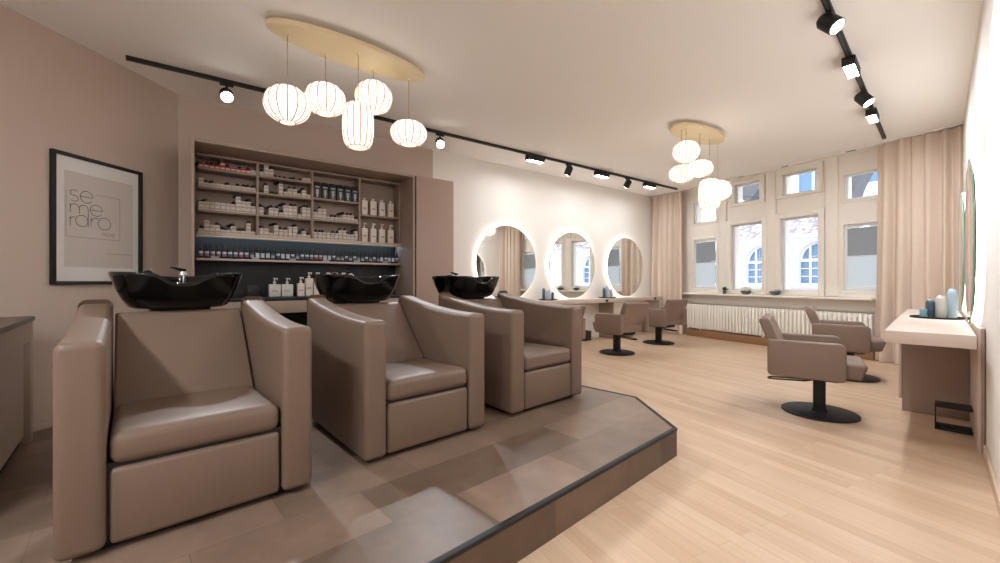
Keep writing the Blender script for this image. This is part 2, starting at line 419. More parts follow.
# blinds in the outer lower windows
for nm, h, lab in (('pleated_blind', OPEN[4], 'grey over white pleated blind in window beside the left curtain'),
                   ('pleated_blind', OPEN[7], 'grey over white pleated blind in window beside the right curtain')):
    x0, x1, z0, z1 = h[0]+.042, h[1]-.042, h[2]+.042, h[3]-.042
    t = thing(nm, lab, 'blind', wwp(x0, -WT-.02, z0), Wa, 'pleated blinds in the outer windows')
    W_ = x1-x0; Hh = z1-z0
    def pleat(za, zb):
        bm = bmesh.new(); n = max(4, int((zb-za)/.02)); 
        rows = []
        for i in range(n+1):
            z = za+(zb-za)*i/n; y = .0015 if i % 2 else -.0015
            rows.append([bm.verts.new((.004, y, z)), bm.verts.new((W_-.004, y, z))])
        for a, b in zip(rows, rows[1:]): bm.faces.new((a[0],a[1],b[1],b[0]))
        return bm
    zm = Hh*.52
    obj('grey_fabric', pleat(zm, Hh-.03), M_gsheer, t)
    obj('white_fabric', pleat(.03, zm), M_sheer, t)
    obj('bottom_rail', B(.002, W_-.002, -.01, .01, .008, .03, .004), M_frameblue, t)
    obj('middle_rail', B(.002, W_-.002, -.009, .009, zm-.007, zm+.007, .003), M_frameblue, t)
    hr = B(.002, W_*.42, -.01, .01, Hh-.022, Hh-.003, .004); box(hr, W_*.58, W_-.002, -.01, .01, Hh-.022, Hh-.003, .004)
    obj('head_rail', hr, M_frameblue, t)

# baseboards
struct('baseboard_left', B(0, kl, 0, .015, 0, .06, .003), M_wall, BO, La)
struct('baseboard_right', B(kr, -.30, 0, .014, 0, .07, .003), mat('pale_wood_baseboard', lin(214,190,164), .5, noise=.05), RO, Ra)
struct('baseboard_back', B(2.98, bl, -.014, 0, 0, .06, .003), M_white, BO, Ba)

# grey tiled floor strip beside the platform
pf = [lwp(0.2,0), bwp(.5,.0), Vector((-1.4,1.33,0)), Vector((0.2,-.35,0)), Vector((-.4,-1.2,0)), lwp(5.2,0)]
def mv(p): return p
struct('floor_tile', flat([lwp(.05,.01), bwp(.4,.01), Vector((-1.7,2.2,0)), Vector((-.7,1.2,0)), Vector((-.7,.3,0)), Vector((-1.4,-1.5,0)), lwp(5.4,.01)], 0.0005, 0.004), M_tile)

# ------------------------------------------------------------------ tiled platform
Pd = Vector((.7325,.6808,0)); 
P1 = Vector((1.1155,2.567,0)); P2 = Vector((1.095,3.261,0)); P3 = Vector((.742,3.613,0))
Pn = Vector((-.6808,.7325,0))
P4 = P3+Pn*1.55
P0 = Vector((-1.421,1.305,0))-Vector((-.6735,.739,0))*0.0+Vector((.739,.6735,0))*.03
back_dir = Vector((-.6735,.739,0))
tfr = ((P1-P0).dot(Pn))
P0f = P0+back_dir*(((P1-P0).dot(Pn))/back_dir.dot(Pn))   # left edge meets the front edge line
P5 = P0+back_dir*1.75
pl = [P0f, P1, P2, P3, P4, P5]
platform = thing('tiled_platform', 'low brown stone tiled platform with chamfered corner under the three wash chairs', 'platform', P1)
def rel(ps, o): return [p-o for p in ps]
bm = flat(rel(pl, P1), PL-.02, PL-.001); obj('tile_top', bm, M_tile, platform)
inset = rel(pl, P1)
bm = flat(inset, 0, PL-.0205)
obj('riser', bm, M_riser, platform)
# black metal edge strips
bm = bmesh.new()
for a, b in ((P0f,P1),(P1,P2),(P2,P3),(P3,P4)):
    dv = (b-a); L = dv.length; an = ang(dv)
    b2 = bmesh.new(); box(b2, -.002, L+.002, -.004, .022, PL-.016, PL+.0015, .002)
    bmesh.ops.transform(b2, matrix=Matrix.Translation(a-P1)@Matrix.Rotation(an,4,'Z'), verts=b2.verts)
    merge(bm, b2)
obj('edge_trim', bm, M_black, platform)

# ------------------------------------------------------------------ wash chairs
CW, CT, CL = .790, .124, .904
def make_wash():
    t = thing('wash_chair', '', 'wash chair')
    # local: x across (left->right), y back, z from platform
    zb, zf, zk = .018, .727, .822
    def armprof():
        pts = [(0.0,zb),(0.0,zf)]
        for i in range(0, 15):
            u = i/14; y = .06+(.84)*u
            # concave sweep: flat near front, rising towards the back
            z = zf+(zk-zf)*(u**1.9)
            pts.append((y, z))
        pts += [(CL, zk-.004), (CL, zb+.02)]
        return pts
    for s in (0, 1):
        bm = bmesh.new(); x0 = 0 if s == 0 else CW-CT
        prism(bm, armprof(), x0, x0+CT, 'x', r=.028, seg=5, bevang=.6)
        a = obj('armrest', bm, M_leather, t)
        pip = bmesh.new()
    g = .007
    xi0, xi1 = CT+g, CW-CT-g
    bm = bmesh.new()
    # seat cushion, slightly crowned
    nx, ny = 10, 10; vs = {}
    box(bm, xi0, xi1, .010, .56, .292, .405, .034, 5)
    for v in bm.verts:
        if v.co.z > .36:
            u = (v.co.x-xi0)/(xi1-xi0)*2-1; w = min(1, max(0, (v.co.y-.012)/.54))
            v.co.z += .012*(1-u*u)*math.sin(PI*min(1, w*1.0)) - .012*w
    bmesh.ops.subdivide_edges(bm, edges=[e for e in bm.edges if e.calc_length() > .15], cuts=6, use_grid_fill=True)
    for v in bm.verts:
        if v.co.z > .39:
            u = (v.co.x-xi0)/(xi1-xi0)*2-1; w = min(1, max(0, (v.co.y-.012)/.54))
            v.co.z += .010*(1-u*u)*math.sin(PI*w)
    obj('seat_cushion', bm, M_leather, t, angle=.9)
    bm = bmesh.new(); box(bm, xi0, xi1, .014, .09, .022, .284, .018, 3); obj('front_panel', bm, M_leather, t)
    bm = bmesh.new(); prism(bm, [(.45,.33),(.50,.385),(.845,.762),(.87,.772),(.898,.768),(.898,.30),(.45,.30)], xi0, xi1, 'x', r=.012, seg=3, bevang=.35)
    obj('backrest', bm, M_leather, t)
    bm = bmesh.new(); box(bm, CT-.004, CW-CT+.004, .03, CL-.02, .05, .30); obj('inner_frame', bm, M_gap, t)
    bm = bmesh.new(); box(bm, .05, CW-.05, .06, CL-.03, 0.0, .055, .004); obj('plinth', bm, M_gap, t)
    # pedestal behind the chair carries the basin
    cx, cy = CW/2, 1.03
    bm = bmesh.new(); box(bm, cx-.16, cx+.16, CL+.002, 1.22, 0, .72, .012); box(bm, cx-.13, cx+.13, CL+.01, 1.18, .72, .79, .01)
    obj('basin_pedestal', bm, M_black, t)
    # ceramic basin
    bm = bmesh.new(); n = 72
    def outline(th, a, bb, e=2.6):
        c, s = math.cos(th), math.sin(th)
        k = (abs(c/a)**e+abs(s/bb)**e)**(-1/e)
        return k*c, k*s
    zr = .967; zbot = .782
    def rim(th):
        # th=-pi/2 faces the sitter: neck dip
        dth = math.atan2(math.sin(th+PI/2), math.cos(th+PI/2))
        dip = -.050*math.exp(-(dth/.34)**4)
        side = .010*abs(math.cos(th))
        back = -.012*max(0, math.sin(th))**2
        return dip+side+back
    A_, B_ = .298, .278
    prof = [(.66,zbot,0,0),(.74,zbot+.010,0,0),(.83,zbot+.05,.15,0),(.91,zbot+.105,.45,0),(.965,zr-.028,.85,0),(.99,zr-.012,1,0),(.985,zr-.002,1,0),(.955,zr,1,0),(.92,zr-.006,1,0),(.895,zr-.03,.9,0),(.80,zr-.09,.5,0),(.60,zr-.135,.1,0),(.25,zr-.15,0,0),(.06,zr-.153,0,0)]
    rings = []
    for sc, z, wgt, _ in prof:
        ring = []
        for i in range(n):
            th = 2*PI*i/n
            x, y = outline(th, A_*sc, B_*sc, 2.0+.7*sc)
            dip = rim(th)*wgt
            # neck recess pulls the front lip in a little
            dth = math.atan2(math.sin(th+PI/2), math.cos(th+PI/2))
            y += .02*math.exp(-(dth/.45)**2)*wgt
            ring.append(bm.verts.new((cx+x, cy+y, z+dip)))
        rings.append(ring)
    for a, b in zip(rings, rings[1:]):
        for i in range(n): bm.faces.new((a[i],a[(i+1)%n],b[(i+1)%n],b[i]))
    bm.faces.new(list(reversed(rings[0]))); bm.faces.new(rings[-1])
    bas = obj('basin', bm, M_gloss, t, angle=1.2)
    bm = bmesh.new(); cyl(bm, (cx,cy,zr-.152), (cx,cy,zr-.147), .03, 20); obj('drain', bm, M_chrome, bas)
    # mixer tap with lever, hand shower
    bm = bmesh.new()
    cyl(bm, (cx+.03,cy+.19,zr-.10), (cx+.03,cy+.19,zr+.005), .021, 18); cyl(bm, (cx+.03,cy+.19,zr+.005), (cx+.03,cy+.19,zr+.02), .021, 18, r1=.016)
    mx = obj('mixer_tap', bm, M_chrome, t)
    bm = bmesh.new(); prism(bm, [(-.012,.02),(.012,.02),(.016,.034),(-.062,.050),(-.066,.043)], -.011, .011, 'y', r=.003, seg=2)
    bmesh.ops.translate(bm, vec=(cx+.03,cy+.19,zr), verts=bm.verts); obj('lever', bm, M_gloss, mx)
    bm = bmesh.new(); cyl(bm, (cx-.12,cy+.17,zr-.09), (cx-.12,cy+.17,zr-.01), .019, 16)
    cyl(bm, (cx-.12,cy+.17,zr-.01), (cx-.13,cy+.10,zr+.012), .012, 12, r1=.014); cyl(bm, (cx-.13,cy+.10,zr+.012), (cx-.135,cy+.075,zr+.0), .02, 14, r1=.024)
    obj('hand_shower', bm, M_chrome, t)
    bm = bmesh.new(); pts = [(cx-.12,cy+.18,zr-.06)]
    for i in range(13):
        u = i/12; pts.append((cx-.12+.15*u, cy+.19+.02*math.sin(PI*u), zr-.07-.03*math.sin(PI*u)))
    tube(bm, pts, .007, 8); obj('shower_hose', bm, M_chrome, t)
    return t
wr = math.atan2(.6735,.739)
wash = make_wash()
pos = [(-1.417,1.286),(-.671,2.020),(.086,2.752)]
wl = ['taupe leather wash chair with black basin beside the framed poster',
      'taupe leather wash chair with black basin in the middle of the row',
      'taupe leather wash chair with black basin beside the platform corner and styling chairs']
for i, (x, y) in enumerate(pos):
    if i == 0:
        wash.location = (x,y,PL); wash.rotation_euler = (0,0,wr); tag(wash, wl[0], 'wash chair', 'wash chairs on the platform')
    else: dup(wash, (x,y,PL), wr, wl[i], 'wash chairs on the platform')

# ------------------------------------------------------------------ styling chairs
def make_styling():
    t = thing('styling_chair', '', 'chair', group='swivel styling chairs')
    bm = bmesh.new(); lathe(bm, [(0.0,0.0),(.26,0.0),(.264,.004),(.264,.013),(.254,.02),(.05,.024),(0.0,.024)], n=56, caps=False)
    bmesh.ops.remove_doubles(bm, verts=bm.verts, dist=1e-5)
    obj('base_disc', bm, M_black, t)
    bm = bmesh.new(); box(bm, -.042, .042, -.042, .042, .022, .30, .008, 2); box(bm, -.05,.05,-.05,.05,.022,.045,.004); obj('column', bm, M_black, t)
    bm = bmesh.new(); box(bm, -.22, .12, -.16, .16, .295, .33, .006); obj('seat_frame', bm, M_black, t)
    # foot pump lever
    bm = bmesh.new()
    tube(bm, [(-.02,-.035,.285),(-.10,-.04,.262),(-.32,-.045,.250),(-.355,-.03,.248),(-.36,0,.248),(-.355,.03,.248),(-.32,.045,.250),(-.10,.04,.262),(-.02,.035,.285)], .007, 8)
    obj('pump_lever', bm, M_black, t)
    # seat
    bm = bmesh.new(); box(bm, -.29, .285, -.243, .243, .345, .470, .028, 4)
    for v in bm.verts:
        if v.co.z > .42: v.co.z += .012*(1-(v.co.y/.243)**2)
        if v.co.x > .20 and v.co.z < .40: v.co.x -= .025
    obj('seat', bm, M_leather2, t, angle=.9)
    for s in (-1, 1):
        y0, y1 = (-.325,-.248) if s < 0 else (.248,.325)
        pts = []
        def corner(cx, cz, r, a0):
            for i in range(6):
                a = a0+PI/2*i/5; pts.append((cx+r*math.cos(a), cz+r*math.sin(a)))
        x0, x1, z0, z1 = -.345, .157, .33, .622
        corner(x1-.05, z1-.05, .05, 0); corner(x0+.015, z1-.015, .015, PI/2); corner(x0+.035, z0+.035, .035, PI); corner(x1-.035, z0+.035, .035, 1.5*PI)
        bm = bmesh.new(); prism(bm, pts, y0, y1, 'y', r=.012, seg=3, bevang=1.2)
        obj('armrest', bm, M_leather2, t)
    bm = bmesh.new()
    # backrest: leaning slab behind the seat
    DX = .048
    pts = [(-.215,.36),(-.378,.782),(-.394,.795),(-.448,.789),(-.460,.772),(-.300,.345),(-.285,.335),(-.228,.342)]
    prism(bm, [(p+DX,q) for p, q in pts], -.262, .262, 'y', r=.014, seg=3, bevang=.5)
    obj('backrest', bm, M_leather2, t)
    return t
sty = make_styling()
spots = [((2.675,3.41),(.80,-.60),'taupe styling chair on black disc base nearest the foreground, facing the right wall counter'),
         ((4.02,4.68),(.795,-.606),'taupe styling chair behind the nearer one at the right wall counter, in front of radiator'),
         ((1.80,6.27),(-.55,.835),'taupe styling chair seen from behind at the middle round mirror'),
         ((2.84,7.29),(-.55,.835),'taupe styling chair seen from behind, closest to the left curtain'),
         ((.66,5.42),(-.62,.785),'taupe styling chair mostly hidden behind the last wash chair')]
for i, (p, f, lab) in enumerate(spots):
    a = math.atan2(f[1], f[0])
    if i == 0:
        sty.location = (*p, 0); sty.rotation_euler = (0,0,a); sty['label'] = lab
    else: dup(sty, (*p, 0), a, lab)

# ------------------------------------------------------------------ wall unit with shelves (local: x along wall, -y into room)
unit = thing('shelving_unit', 'tall taupe built-in shelving unit with lit bottle shelf and black back', 'shelf', BO, Ba)
FX0, FX1, FT = .104, 2.338, 2.432
FO = .58; SO = .20
def U(name, x0,x1,o0,o1,z0,z1,m,r=0.002, parent=unit): return obj(name, B(x0,x1,-o1,-o0,z0,z1,r), m, parent)
U('side_panel', FX0, FX0+.028, .01, FO, 0, FT, M_cab)
U('side_panel', FX1-.025, FX1, .01, FO, 0, FT, M_cab)
U('top_panel', FX0+.028, FX1-.025, .01, FO, FT-.028, FT, M_cab)
U('back_panel', FX0+.028, FX1-.025, .004, .012, 1.565, FT-.028, M_cab, 0)
U('splashback', FX0+.028, FX1-.025, .004, .014, .935, 1.565, M_dark, 0)
ix0, ix1 = .148, 2.311
U('gap_shade_strip', FX1+.001, 2.355, .01, FO-.012, 0, FT-.01, M_gap, 0)  # dark filler strip: shade between unit and cupboard put into its colour
Z = dict(top=2.388, a=2.247, b=2.058, c=1.820, bot=1.568, bs=1.338)
th = .022
cols = [(ix0,.678),(.678,1.229),(1.229,1.776),(1.776,ix1)]
U('shelf', ix0, ix1, .014, SO, Z['top']-th/2, Z['top']+th/2-.001, M_cab)
for x0, x1 in cols[:2]:
    for k in 'abc': U('shelf', x0+.01, x1-.01, .014, SO, Z[k]-th/2, Z[k]+th/2, M_cab)
for zz in (2.070, 1.822): U('shelf', cols[2][0]+.01, cols[2][1]-.01, .014, SO, zz-th/2, zz+th/2, M_cab)
U('shelf', cols[3][0]+.01, ix1, .014, SO, 1.931-th/2, 1.931+th/2, M_cab)
U('shelf', ix0, ix1, .014, SO, Z['bot']+.004, Z['bot']+.03, M_cab)
for x in (.678, 1.229, 1.776): U('divider', x-.011, x+.011, .014, SO, Z['bot']+.03, Z['top']-th/2, M_cab)
for k in (ix1-.02,): U('divider', k, ix1, .014, SO, Z['bot']+.03, Z['top']-th/2, M_cab)
led = U('led_strip', ix0+.01, ix1-.01, .10, .125, Z['bot']-.001, Z['bot']+.0035, M_led, 0)
U('edge_strip', ix0, ix1, SO+.0002, SO+.004, Z['bot']+.002, Z['bot']+.032, M_cabpale, .001)
U('edge_strip', ix0, ix1, SO-.012, SO+.003, Z['bot']-.010, Z['bot']+.0035, M_cream, .001)
U('shelf', ix0, ix1, .014, SO, Z['bs']-.022, Z['bs'], M_cabpale)
for k in range(6):
    x = .30+k*.36
    o = U('price_holder', x-.035, x+.035, SO+.0005, SO+.004, Z['bs']-.002, Z['bs']+.022, M_silver, 0)
U('worktop', ix0, ix1, .014, FO-.005, .905, .935, M_dark)
dr = U('drawer', ix0+.002, (ix0+ix1)/2-.002, FO-.03, FO-.008, .774, .900, M_cab)
dr = U('drawer', (ix0+ix1)/2+.002, ix1-.002, FO-.03, FO-.008, .774, .900, M_cab)
U('lower_back', ix0, ix1, .02, .04, .08, .90, M_gap, 0)
U('bottom_shelf', ix0, ix1, .02, FO-.06, .08, .10, M_dark)
U('drawer_rail', ix0, ix1, .02, FO-.03, .765, .774, M_dark, 0)
# closed cupboard right of the open shelves
cup = thing('tall_cupboard', 'tall plain taupe cupboard door standing right of the open shelving unit', 'cupboard', BO, Ba)
U('carcass', 2.36, 2.872, .004, FO-.03, 0.0, FT-.004, M_cab, .003, cup)
U('door', 2.358, 2.895, FO-.026, FO, .02, FT, mat('rosy_taupe_laminate', lin(172,148,136), .5, noise=.02, nscale=3), .003, cup)
U('end_panel', 2.874, 2.895, .004, FO-.03, 0, FT, M_cabpale, .002, cup)

# ---- hair colour cartons on the shelves
BW_, BH_, BD_ = .0445, .042, .115
def carton_proto(name, m1, m2):
    bm = bmesh.new(); box(bm, -BW_/2+.001, BW_/2-.001, 0, BD_, 0, BH_-.001, .0015, 1, 0)
    box(bm, -BW_/2+.004, BW_/2-.004, -.0006, 0, .010, .026, 0, 1, 1)
    me = obj(name, bm, [m1, m2]); return me
def place_shelf(proto, used, x, z, off, label, group, cat, name=None):
    if not used[0]:
        o = proto; used[0] = True
    else:
        o = proto.copy(); C.objects.link(o)
        for ch in proto.children:
            c = ch.copy(); C.objects.link(c); c.parent = o
    o.location = bwp(x, off, z); o.rotation_euler = (0,0,Ba)
    tag(o, label, cat, group); return o
pc = carton_proto('dye_carton', M_carton, M_cartonband); uc = [False]
pr = carton_proto('red_dye_carton', M_red, M_carton); ur = [False]
bm = bmesh.new(); cyl(bm, (0,0,.017), (0,.035,.017), .017, 10); cyl(bm, (0,.035,.017), (0,.10,.012), .0155, 10, r1=.011); box(bm, -.018,.018,.098,.104,0,.022,.002)
pt = obj('dye_tube', bm, M_tube); ut = [False]
colname = ['first','second','third']
rowname = {'a':'topmost','b':'second','c':'third','d':'lowest'}
floorz = {'a':Z['a']+th/2,'b':Z['b']+th/2,'c':Z['c']+th/2,'d':Z['bot']+.03}
# stacks: per cell a list of stack heights across the cell, tubes: x fractions
cells = {
 (0,'a'):('R',[1,1,1,1,2,1,1,1,1,1,-1]), (0,'b'):('W',[2,1,1,1,1,1,1,1,1,1,1]), (0,'c'):('W',[2,2,2,2,2,2,2,4,3,3,2][:11]), (0,'d'):('W',[1,3,2,2,1,1,2,1,1,3,1]),
 (1,'a'):('W',[1,3,2,0,0,0,0,0,0,1,1]), (1,'b'):('W',[0,2,0,0,3,1,2,2,1,2,1]), (1,'c'):('W',[2,0,2,2,1,3,3,3,1,3,3]), (1,'d'):('W',[2,2,1,3,2,2,3,3,1,2,1]),
 (2,'c'):('W',[2,3,3,1,1,1,1,2,2,2,1]), (2,'d'):('W',[2,2,2,2,2,2,3,3,2,2,3]),
}
for (c, r), (typ, hs) in cells.items():
    x0, x1 = cols[c]; n = len(hs); step = (x1-x0-.03)/n
    lay = {}
    for i, hh in enumerate(hs):
        x = x0+.015+step*(i+.5)
        z = floorz[r] if not (c == 2) else {'c':1.822+th/2,'d':Z['bot']+.03}[r]
        white = typ == 'W' or hh < 0
        for k in range(abs(hh)):
            key = (white, k); lay[key] = lay.get(key, 0)+1
            lname = ['bottom','second','third','fourth'][k]
            rn = {(2,'c'):'middle',(2,'d'):'lowest'}.get((c,r), rowname[r])
            lab = '%s hair dye carton, %s from left in %s layer, %s shelf, %s column' % ('white' if white else 'red', ordn(lay[key]-1), lname, rn, colname[c])
            place_shelf(pc if white else pr, uc if white else ur, x+random.uniform(-.0006,.0006), z+k*BH_, .185-random.uniform(0,.012), lab,
                        'hair dye cartons on the shelves', 'carton')
    # tubes lying on top / standing in gaps
    cnt = 0
    for i, hh in enumerate(hs):
        gap = hh == 0
        if random.random() < (.95 if gap else .72) and cnt < 10:
            x = x0+.015+step*(i+.5)
            z = (floorz[r] if c != 2 else {'c':1.822+th/2,'d':Z['bot']+.03}[r])+abs(hh)*BH_
            if z+.034 > {'a':Z['top'],'b':Z['a'],'c':Z['b'] if c < 2 else 2.07,'d':Z['c']}[r]-th/2: continue
            rn = {(2,'c'):'middle',(2,'d'):'lowest'}.get((c,r), rowname[r])
            lab = 'dark dye tube, %s from left among cartons on %s shelf, %s column' % (ordn(cnt), rn, colname[c])
            o = place_shelf(pt, ut, x+random.uniform(-.012,.012), z, random.uniform(.14,.17), lab, 'dye tubes among the cartons', 'tube'); o.rotation_euler[2] = Ba+random.uniform(-.5,.5); cnt += 1
# ---- black bottles, third column top
bb = bmesh.new(); box(bb, -.040,.040, 0,.08, 0, .178, .006, 2); pb = obj('black_bottle', bb, M_blackbox); ub = [False]
lb = bmesh.new(); box(lb, -.022,.026,-.0008,.0,.125,.140); box(lb, -.012,.018,-.0008,0,.045,.105); box(lb,-.006,.010,-.0008,0,.012,.045)
obj('label', lb, M_silver, pb)
cb = bmesh.new(); box(cb, -.036,.036,.004,.076,.1785,.192,.004); obj('cap', cb, M_blackbox, pb)
for i in range(6):
    place_shelf(pb, ub, 1.229+.055+i*.0875, 2.070+th/2, .18, 'black peroxide bottle with silver label, %s from left on third column top shelf' % ordn(i), 'black bottles on the shelf', 'bottle')
# ---- cream bottles, fourth column
def bottle_cream(name, pump, m, w=.033, h=.17, d=.03):
    bm = bmesh.new(); box(bm, -w, w, -d, d, 0, h, .007, 3); lathe(bm, [(.013,h-.002),(.013,h+.012),(0,h+.012)], n=14, caps=False)
    o = obj(name, bm, m)
    c = bmesh.new()
    if pump:
        lathe(c, [(.015,h+.012),(.015,h+.028),(.006,h+.030),(.006,h+.055),(0,h+.055)], n=14, caps=False)
        box(c, -.012,.030,-.008,.008,h+.055,h+.068,.003); box(c, .022,.030,-.005,.005,h+.044,h+.056,.002)
        obj('pump', c, m, o)
    else:
        lathe(c, [(.016,h+.012),(.016,h+.030),(.013,h+.034),(0,h+.034)], n=14, caps=False); obj('cap', c, m, o)
    l = bmesh.new(); box(l, -w*.55, w*.55, -d-.0006, -d, h*.40, h*.50); obj('label', l, M_cartonband, o)
    return o
p1 = bottle_cream('capped_bottle', False, M_cream, .039, .185); u1 = [False]
p2 = bottle_cream('pump_bottle', True, M_cream, .039, .178); u2 = [False]
for i in range(4):
    x = 1.776+.075+i*.115
    place_shelf(p1, u1, x, 1.931+th/2, .13, 'cream capped shampoo bottle, %s from left on upper shelf of the last column' % ordn(i), 'cream capped bottles', 'bottle')
    place_shelf(p2, u2, x, Z['bot']+.03, .13, 'cream pump bottle, %s from left on lower shelf of the last column' % ordn(i), 'cream pump bottles', 'bottle')
# ---- row of small dark bottles on the lit shelf
def small_bottle(name, lm):
    bm = bmesh.new(); lathe(bm, [(0,0),(.0165,0),(.018,.003),(.018,.092),(.012,.104),(.009,.108),(0,.108)], n=14, caps=False); o = obj(name, bm, M_navy)
    l = bmesh.new(); lathe(l, [(.0184,.022),(.0184,.05),(.0184,.072)], n=14, caps=False)
    for f in l.faces: f.material_index = 1 if f.calc_center_median().z > .05 else 0
    obj('label', l, [lm, M_paleb if lm is not M_silver else M_slate], o)
    c = bmesh.new(); lathe(c, [(.010,.107),(.010,.128),(.004,.146),(0,.146)], n=12, caps=False); obj('cap', c, M_navy, o)
    return o
sbp = {'pink':(small_bottle('tint_bottle', M_pink),[False]), 'pale':(small_bottle('tint_bottle', M_paleb),[False]), 'grey':(small_bottle('tint_bottle', M_silver),[False]), 'dark':(small_bottle('tint_bottle', M_slate),[False])}
seq = ['pink']*5+['dark','pink','pink','pink','grey','pale','pale','pale','grey','dark','pale','pale','dark','grey','dark','dark','pink','pink','pink','pale','pale','dark','grey','grey','dark','grey','dark','grey','grey','dark','grey','pink','grey','pale','pink','pale','pale','pink']
nb = len(seq)
for i, k in enumerate(seq):
    x = ix0+.035+(ix1-ix0-.07)*i/(nb-1)
    p, u = sbp[k]
    place_shelf(p, u, x, Z['bs']+.0005, .15+random.uniform(-.006,.006), 'small dark tint bottle with %s label, %s from left on the lit shelf' % ({'dark':'blue-grey'}.get(k,k), ordn(i)), 'tint bottles on the lit shelf', 'bottle')
# ---- pump bottles on the black worktop
pw = bottle_cream('square_pump_bottle', True, M_grey, .056, .135, .03); uw = [False]
for i, x in enumerate((.826,.948)):
    place_shelf(pw, uw, x, .9355, .3, ('wide square white pump bottle at the left end of the worktop row','wide square white pump bottle, second on the worktop, beside slim bottles')[i], 'square pump bottles on the worktop', 'bottle')
ps = bottle_cream('slim_pump_bottle', True, M_cream, .036, .145, .03); us = [False]
place_shelf(ps, us, 1.085, .9355, .3, 'shorter slim cream pump bottle between square and tall bottles on the worktop', 'slim pump bottles on the worktop', 'bottle')
pt2 = bottle_cream('tall_pump_bottle', True, M_cream, .038, .20, .032); ut2 = [False]
for i, x in enumerate((1.17,1.255,1.37,1.455,1.54)):
    place_shelf(pt2, ut2, x, .9355, .3, 'tall cream pump bottle, %s from left behind the middle basin on worktop' % ordn(i), 'tall pump bottles on the worktop', 'bottle')
t = thing('bottle_holder', 'small black open holder on the worktop left of the square pump bottles', 'holder', bwp(.62,.34,.9355), Ba)
obj('base', B(-.05,.05,-.05,.05,0,.006,.001), M_black, t); obj('front_plate', B(-.05,.05,-.05,-.046,.006,.11,.001), M_black, t); obj('back_plate', B(-.05,.05,.046,.05,.006,.13,.001), M_black, t)

# ------------------------------------------------------------------ framed poster on left wall
fx0, fx1, fz0, fz1 = .398, 1.093, 1.077, 2.105
pos_ = thing('framed_poster', 'black framed poster with thin round lettering on the taupe wall', 'poster', lwp((fx0+fx1)/2, 0, (fz0+fz1)/2), La)
cx, cz = (fx0+fx1)/2, (fz0+fz1)/2
def pl_(x): return x-cx
fb = bmesh.new(); fw = .026; a, b, c, e = fx0-cx, fx1-cx, fz0-cz, fz1-cz
box(fb, a, a+fw, .002, .032, c, e, .002); box(fb, b-fw, b, .002, .032, c, e, .002); box(fb, a+fw, b-fw, .002, .032, c, c+fw, .002); box(fb, a+fw, b-fw, .002, .032, e-fw, e, .002)
obj('frame', fb, M_black, pos_)
mt = obj('mount', B(a+fw-.002, b-fw+.002, .004, .010, c+fw-.002, e-fw+.002), M_paper, pos_)
pr_ = obj('print', B(.472-cx, 1.002-cx, .0102, .0112, 1.216-cz, 1.969-cz), M_print, pos_)
def stroke(bm, pts, w, y=.0118, closed=False):
    pts = [Vector((p[0], p[1])) for p in pts]; k = len(pts); L_, R_ = [], []
    for i, p in enumerate(pts):
        q0 = pts[(i-1) % k] if (closed or i) else p; q1 = pts[(i+1) % k] if (closed or i < k-1) else p
        dd = (q1-q0).normalized(); nn = Vector((-dd.y, dd.x))*w/2
        L_.append(bm.verts.new((p.x+nn.x, y, p.y+nn.y))); R_.append(bm.verts.new((p.x-nn.x, y, p.y-nn.y)))
    rg = range(k if closed else k-1)
    for i in rg:
        j = (i+1) % k
        bm.faces.new((L_[i], R_[i], R_[j], L_[j]))
# text plane: u measured to the viewer's right = -x ; origin at poster centre
lt = bmesh.new(); LWd = .0045
def arc(cu, cv, rx, rz, a0, a1, n=22): return [(-(cu+rx*math.cos(math.radians(a0+(a1-a0)*i/n))), cv+rz*math.sin(math.radians(a0+(a1-a0)*i/n))) for i in range(n+1)]
def uu(x): return -(x-cx)        # wall x -> u (right positive)
def vv(z): return z-cz
def letter_e(x0, x1, zt, zb):
    u0, u1 = uu(x0), uu(x1); cu, cv = (u0+u1)/2, (vv(zt)+vv(zb))/2; rx, rz = (u1-u0)/2, (vv(zt)-vv(zb))/2
    stroke(lt, arc(cu, cv, rx, rz, 0, 325), LWd); stroke(lt, [(-(cu-rx), cv), (-(cu+rx), cv)], LWd)
def letter_o(bm, x0, x1, zt, zb, w=LWd):
    u0, u1 = uu(x0), uu(x1); cu, cv = (u0+u1)/2, (vv(zt)+vv(zb))/2; rx, rz = (u1-u0)/2, (vv(zt)-vv(zb))/2
    stroke(bm, arc(cu, cv, rx, rz, 0, 360, 30), w)
def line(bm, x0, z0, x1, z1, w=LWd): stroke(bm, [(x0-cx, vv(z0)), (x1-cx, vv(z1))], w)
# s
def letter_s(bm, x0, x1, zt, zb, w):
    u0, u1 = uu(x0), uu(x1); cu = (u0+u1)/2; rx = (u1-u0)/2; h4 = (zt-zb)/4
    stroke(bm, arc(cu, vv(zt)-h4, rx, h4, 40, 270, 16)[:-1]+arc(cu, vv(zb)+h4, rx, h4, 90, -140, 16), w)
letter_s(lt, .963, .907, 1.826, 1.737, LWd)
letter_e(.893, .802, 1.833, 1.737)
